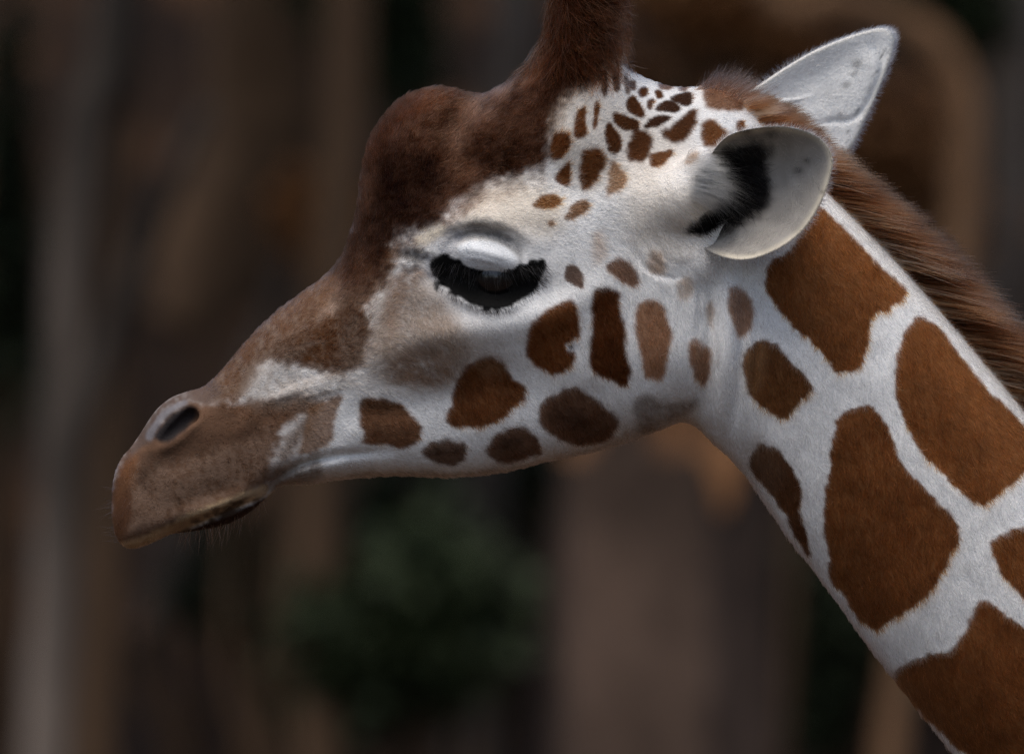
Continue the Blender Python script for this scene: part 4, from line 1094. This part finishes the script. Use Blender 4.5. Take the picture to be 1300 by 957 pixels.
def tree(name, label, pts, width, mat, y, crown_h=3.2, crown_r=1.9, leaves=1300, leaf=dark_leaf, seed=0, group=None, ribs=5, limbs=(), top=4.0):
    """pts: (u, v) of the stem as it is seen against the bank; it grows on down into the bank and up to a crown above the frame"""
    path = [np.array(behind(u, v, y)) for u, v in pts]
    low = path[0]
    d = path[0] - path[1]; d = d / np.linalg.norm(d); d[2] = min(d[2], -0.5)
    base = low.copy(); g = float(bank_height(low[0], y))
    if low[2] > g:
        base = low + d * ((low[2] - g) / abs(d[2])); g = float(bank_height(base[0], y)); base[2] = g - 0.15
    else:
        base[2] = g - 0.15
    e = path[-1] - path[-2]; e = e / np.linalg.norm(e); e = e * 0.5 + np.array((0, 0, 0.8)); e /= np.linalg.norm(e)
    tip = path[-1] + e * top
    k = (DIST - FOCUS_Y + y) / DIST * S
    full = [base] + [p for p in path if p[2] > base[2] + 0.3] + [path[-1] + e * top * 0.5, tip]
    r0 = width * k / 2
    rad = [r0 * 1.35] + [r0] * (len(full) - 3) + [r0 * 0.75, r0 * 0.3]
    root = bpy.data.objects.new(name, None); root.location = base; link(root)
    bpy.context.view_layer.update()
    tag(root, label, 'tree', group)
    vs, fs = tube(full, rad, 22, 0.05, seed, ribs)
    trunk = mesh_object('trunk', vs, fs, mat, root)
    r = np.random.default_rng(seed + 100)
    cen = []
    for i in range(6):
        a = 2 * math.pi * i / 6 + r.uniform(-.4, .4)
        s = full[-2] + (tip - full[-2]) * r.uniform(0, .8)
        t_ = s + np.array((math.cos(a) * crown_r * r.uniform(.6, 1), math.sin(a) * crown_r * r.uniform(.6, 1), crown_h * r.uniform(.1, .5)))
        vs, fs = tube([s, (s + t_) / 2 + np.array((0, 0, .15)), t_], [r0 * .35, r0 * .22, r0 * .08], 8, 0.05, seed + i)
        mesh_object('limb', vs, fs, mat, root)
        cen.append(t_); cen.append((s + t_) / 2)
    for (lp, lw) in limbs:
        lw_ = lw * k / 2
        vs, fs = tube([behind(u, v, y + dy) for u, v, dy in lp], [lw_, lw_ * .85, lw_ * .7, lw_ * .5][:len(lp)], 12, 0.05, seed + 50)
        mesh_object('limb', vs, fs, mat, root)
    cen = np.array(cen + [tip])
    c = cen[r.integers(0, len(cen), leaves)] + r.normal(size=(leaves, 3)) * np.array((crown_r * .3, crown_r * .3, crown_h * .16))
    v, f = leaf_cloud(c, 0.14, seed + 3)
    mesh_object('crown', v, f, leaf, root, smooth=False)
    return root

tree('leaning_tree', 'pale grey straight tree trunk with a forked leaning branch', [(60, 950), (78, 600), (92, 300), (112, 140), (150, -20)], 60, bark_grey, 14.0, seed=1,
     limbs=[([(95, 560, 0), (160, 370, -.1), (208, 252, -.2), (262, 140, -.3)], 44)])
tree('tree', 'brown trunk standing close behind the pale grey forked one', [(120, 900), (138, 500), (132, 250), (150, 0)], 60, bark_brown, 15.5, seed=2)
tree('tree', 'slender grey-brown trunk rising under the chin of the giraffe', [(405, 950), (402, 740), (405, 560), (428, 250), (440, 0)], 58, bark_brown, 15.0, seed=3)
tree('tree', 'pale trunk seen above the forehead beside green leaves', [(600, 800), (625, 400), (645, 100), (655, 0)], 64, bark_grey, 16.0, seed=4)
tree('tree', 'grey trunk beyond the arching brown sapling', [(1230, 900), (1262, 400), (1275, 100), (1280, -20)], 84, bark_grey, 19.0, seed=5)
tree('tree', 'dark thick trunk in the shade behind the muzzle', [(250, 900), (300, 500), (330, 200), (340, 0)], 150, bark_brown, 19.5, seed=6)
tree('arching_sapling', 'brown sapling bent over in an arch above the mane', [(1150, 800), (1205, 420), (1222, 240), (1226, 140), (1205, 75), (1150, 28), (1060, 0), (960, -30)], 40, bark_tan, 14.5, seed=7, top=2.0, leaves=700, ribs=0)

tree('tree', 'thin pale branch-like trunk leaning behind the nose', [(150, 900), (240, 640), (300, 520), (372, 330), (410, 200), (455, 0)], 26, bark_grey, 17.5, seed=8, leaves=500)
tree('tree', 'reddish brown trunk behind the upright ear', [(960, 900), (1000, 500), (1035, 200), (1050, 0)], 110, bark_tan, 21.0, seed=9, leaves=900)

for i, (u, y, w) in enumerate([(1560, 15.0, 70), (1850, 17.5, 110), (2150, 14.5, 60), (2600, 18.0, 120), (-250, 16.0, 80), (-560, 14.5, 60), (-900, 18.0, 120), (-1350, 15.5, 75)]):
    tree('tree', 'forest tree on the bank standing well away from the giraffe', [(u - 20, 900), (u + 15 * (i % 3), 450), (u + 40 * (i % 2), 0)], w, (bark_brown, bark_tan, bark_grey)[i % 3], y, seed=30 + i, leaves=900, group='trees standing along the bank')

# broken stump
def stump():
    y = 13.0
    k = (DIST - FOCUS_Y + y) / DIST * S
    c = behind(835, 580, y); g = float(bank_height(c[0], y)) - 0.2
    root = bpy.data.objects.new('tree_stump', None); root.location = (c[0], y, g); link(root); bpy.context.view_layer.update()
    tag(root, 'broad weathered stump with a broken orange rotten top', 'stump')
    vs, fs = [], []
    r = np.random.default_rng(9); sides, n = 48, 30
    for i in range(n):
        z = g + (c[2] - g) * i / (n - 1)
        for j in range(sides):
            th = 2 * math.pi * j / sides
            R = 132 * k * (1 + 0.25 * (1 - i / n) ** 3) * (1 + 0.10 * math.sin(5 * th + 0.05 * i) + 0.06 * math.sin(11 * th + 2) + 0.02 * r.normal())
            zz = z + (0.10 * math.sin(3 * th + 1) + 0.05 * math.sin(9 * th)) * (i / n) ** 6
            vs.append((c[0] + R * math.cos(th), y + R * math.sin(th), zz))
    fs = [(i * sides + j, i * sides + (j + 1) % sides, (i + 1) * sides + (j + 1) % sides, (i + 1) * sides + j) for i in range(n - 1) for j in range(sides)]
    mesh_object('trunk', vs, fs, bark_stump, root)
    top = vs[(n - 1) * sides:]
    tv = list(top); m = len(tv)
    for q_ in (0.6, 0.25):
        for (x, yy_, z) in top:
            tv.append((c[0] + (x - c[0]) * q_, y + (yy_ - y) * q_, z + 0.10 * (1 - q_) + 0.03 * r.normal()))
    tv.append((c[0], y, c[2] + 0.16))
    tf = [(a * m + j, a * m + (j + 1) % m, (a + 1) * m + (j + 1) % m, (a + 1) * m + j) for a in range(2) for j in range(m)] + [(2 * m + j, 2 * m + (j + 1) % m, 3 * m) for j in range(m)]
    mesh_object('broken_top', tv, tf, rotten, root)
stump()

def shrub(name, label, u, v, y, rx, rz, mat, count, size=0.06, seed=0, group=None, cat='shrub'):
    c = np.array(behind(u, v, y)); k = (DIST - FOCUS_Y + y) / DIST * S
    g = float(bank_height(c[0], y)) - 0.1
    root = bpy.data.objects.new(name, None); root.location = (c[0], y, g); link(root); bpy.context.view_layer.update()
    tag(root, label, cat, group)
    r = np.random.default_rng(seed)
    R = np.array((rx * k, rx * k * 0.7, rz * k)); count = int(count * 2.4)
    tips = c + r.normal(size=(9, 3)) * R * 0.6
    for i, t_ in enumerate(tips):
        b = np.array((c[0] + r.normal() * .08, y + r.normal() * .08, g))
        vs, fs = tube([b, (b + t_) / 2 + r.normal(size=3) * .08, t_], [.022, .016, .006], 6, 0.03, seed + i)
        mesh_object('stem', vs, fs, bark_brown, root)
    pts = np.concatenate([tips[r.integers(0, 9, count)] + r.normal(size=(count, 3)) * R * 0.38])
    pts[:, 2] = np.maximum(pts[:, 2], bank_height(pts[:, 0], pts[:, 1]) + 0.03)
    v_, f_ = leaf_cloud(pts, size, seed + 7)
    mesh_object('foliage', v_, f_, mat, root, smooth=False)

shrub('shrub', 'green leafy shrub growing between the slender trunk and the stump', 545, 790, 14.0, 95, 90, green_leaf, 1500, seed=11)
shrub('shrub', 'dark green shrub under the jaw behind the lighter leafy one', 560, 650, 16.5, 90, 80, dark_leaf, 1600, seed=12)
shrub('shrub', 'dark shrub beside the stump in front of the throat', 1050, 800, 15.0, 70, 90, dark_leaf, 1300, seed=13)
shrub('shrub', 'high green leaves beside the pale trunk above the forehead', 500, 35, 17.0, 50, 60, green_leaf, 800, seed=14)
shrub('shrub', 'green leaves showing over the top of the arching sapling', 1208, 15, 18.5, 40, 40, green_leaf, 500, seed=15)
shrub('dead_bracken', 'rust brown bracken behind the horn and the upright ear', 930, 60, 16.0, 110, 100, rust_leaf, 1500, seed=16, cat='bracken')
shrub('dead_bracken', 'rust brown bracken inside the arch of the bent sapling', 1130, 250, 17.5, 80, 110, rust_leaf, 1300, seed=17, cat='bracken')
shrub('dead_bracken', 'small tuft of pale brown bracken before the dark thick trunk', 395, 285, 15.5, 34, 44, rust_leaf, 420, seed=18, cat='bracken')
shrub('shrub', 'dark green shrub at the foot of the pale grey forked tree', 5, 300, 16.0, 30, 160, dark_leaf, 900, seed=19)
shrub('shrub', 'low dark shrub behind the chin whiskers', 310, 720, 16.5, 60, 60, dark_leaf, 700, seed=20)

shrub('dead_bracken', 'bright orange bracken high up between the horn and the upright ear', 905, 15, 15.0, 60, 26, rust_leaf, 500, seed=21, cat='bracken')
shrub('shrub', 'low green shrub at the foot of the slender grey-brown trunk', 470, 850, 15.5, 70, 50, green_leaf, 800, seed=22)
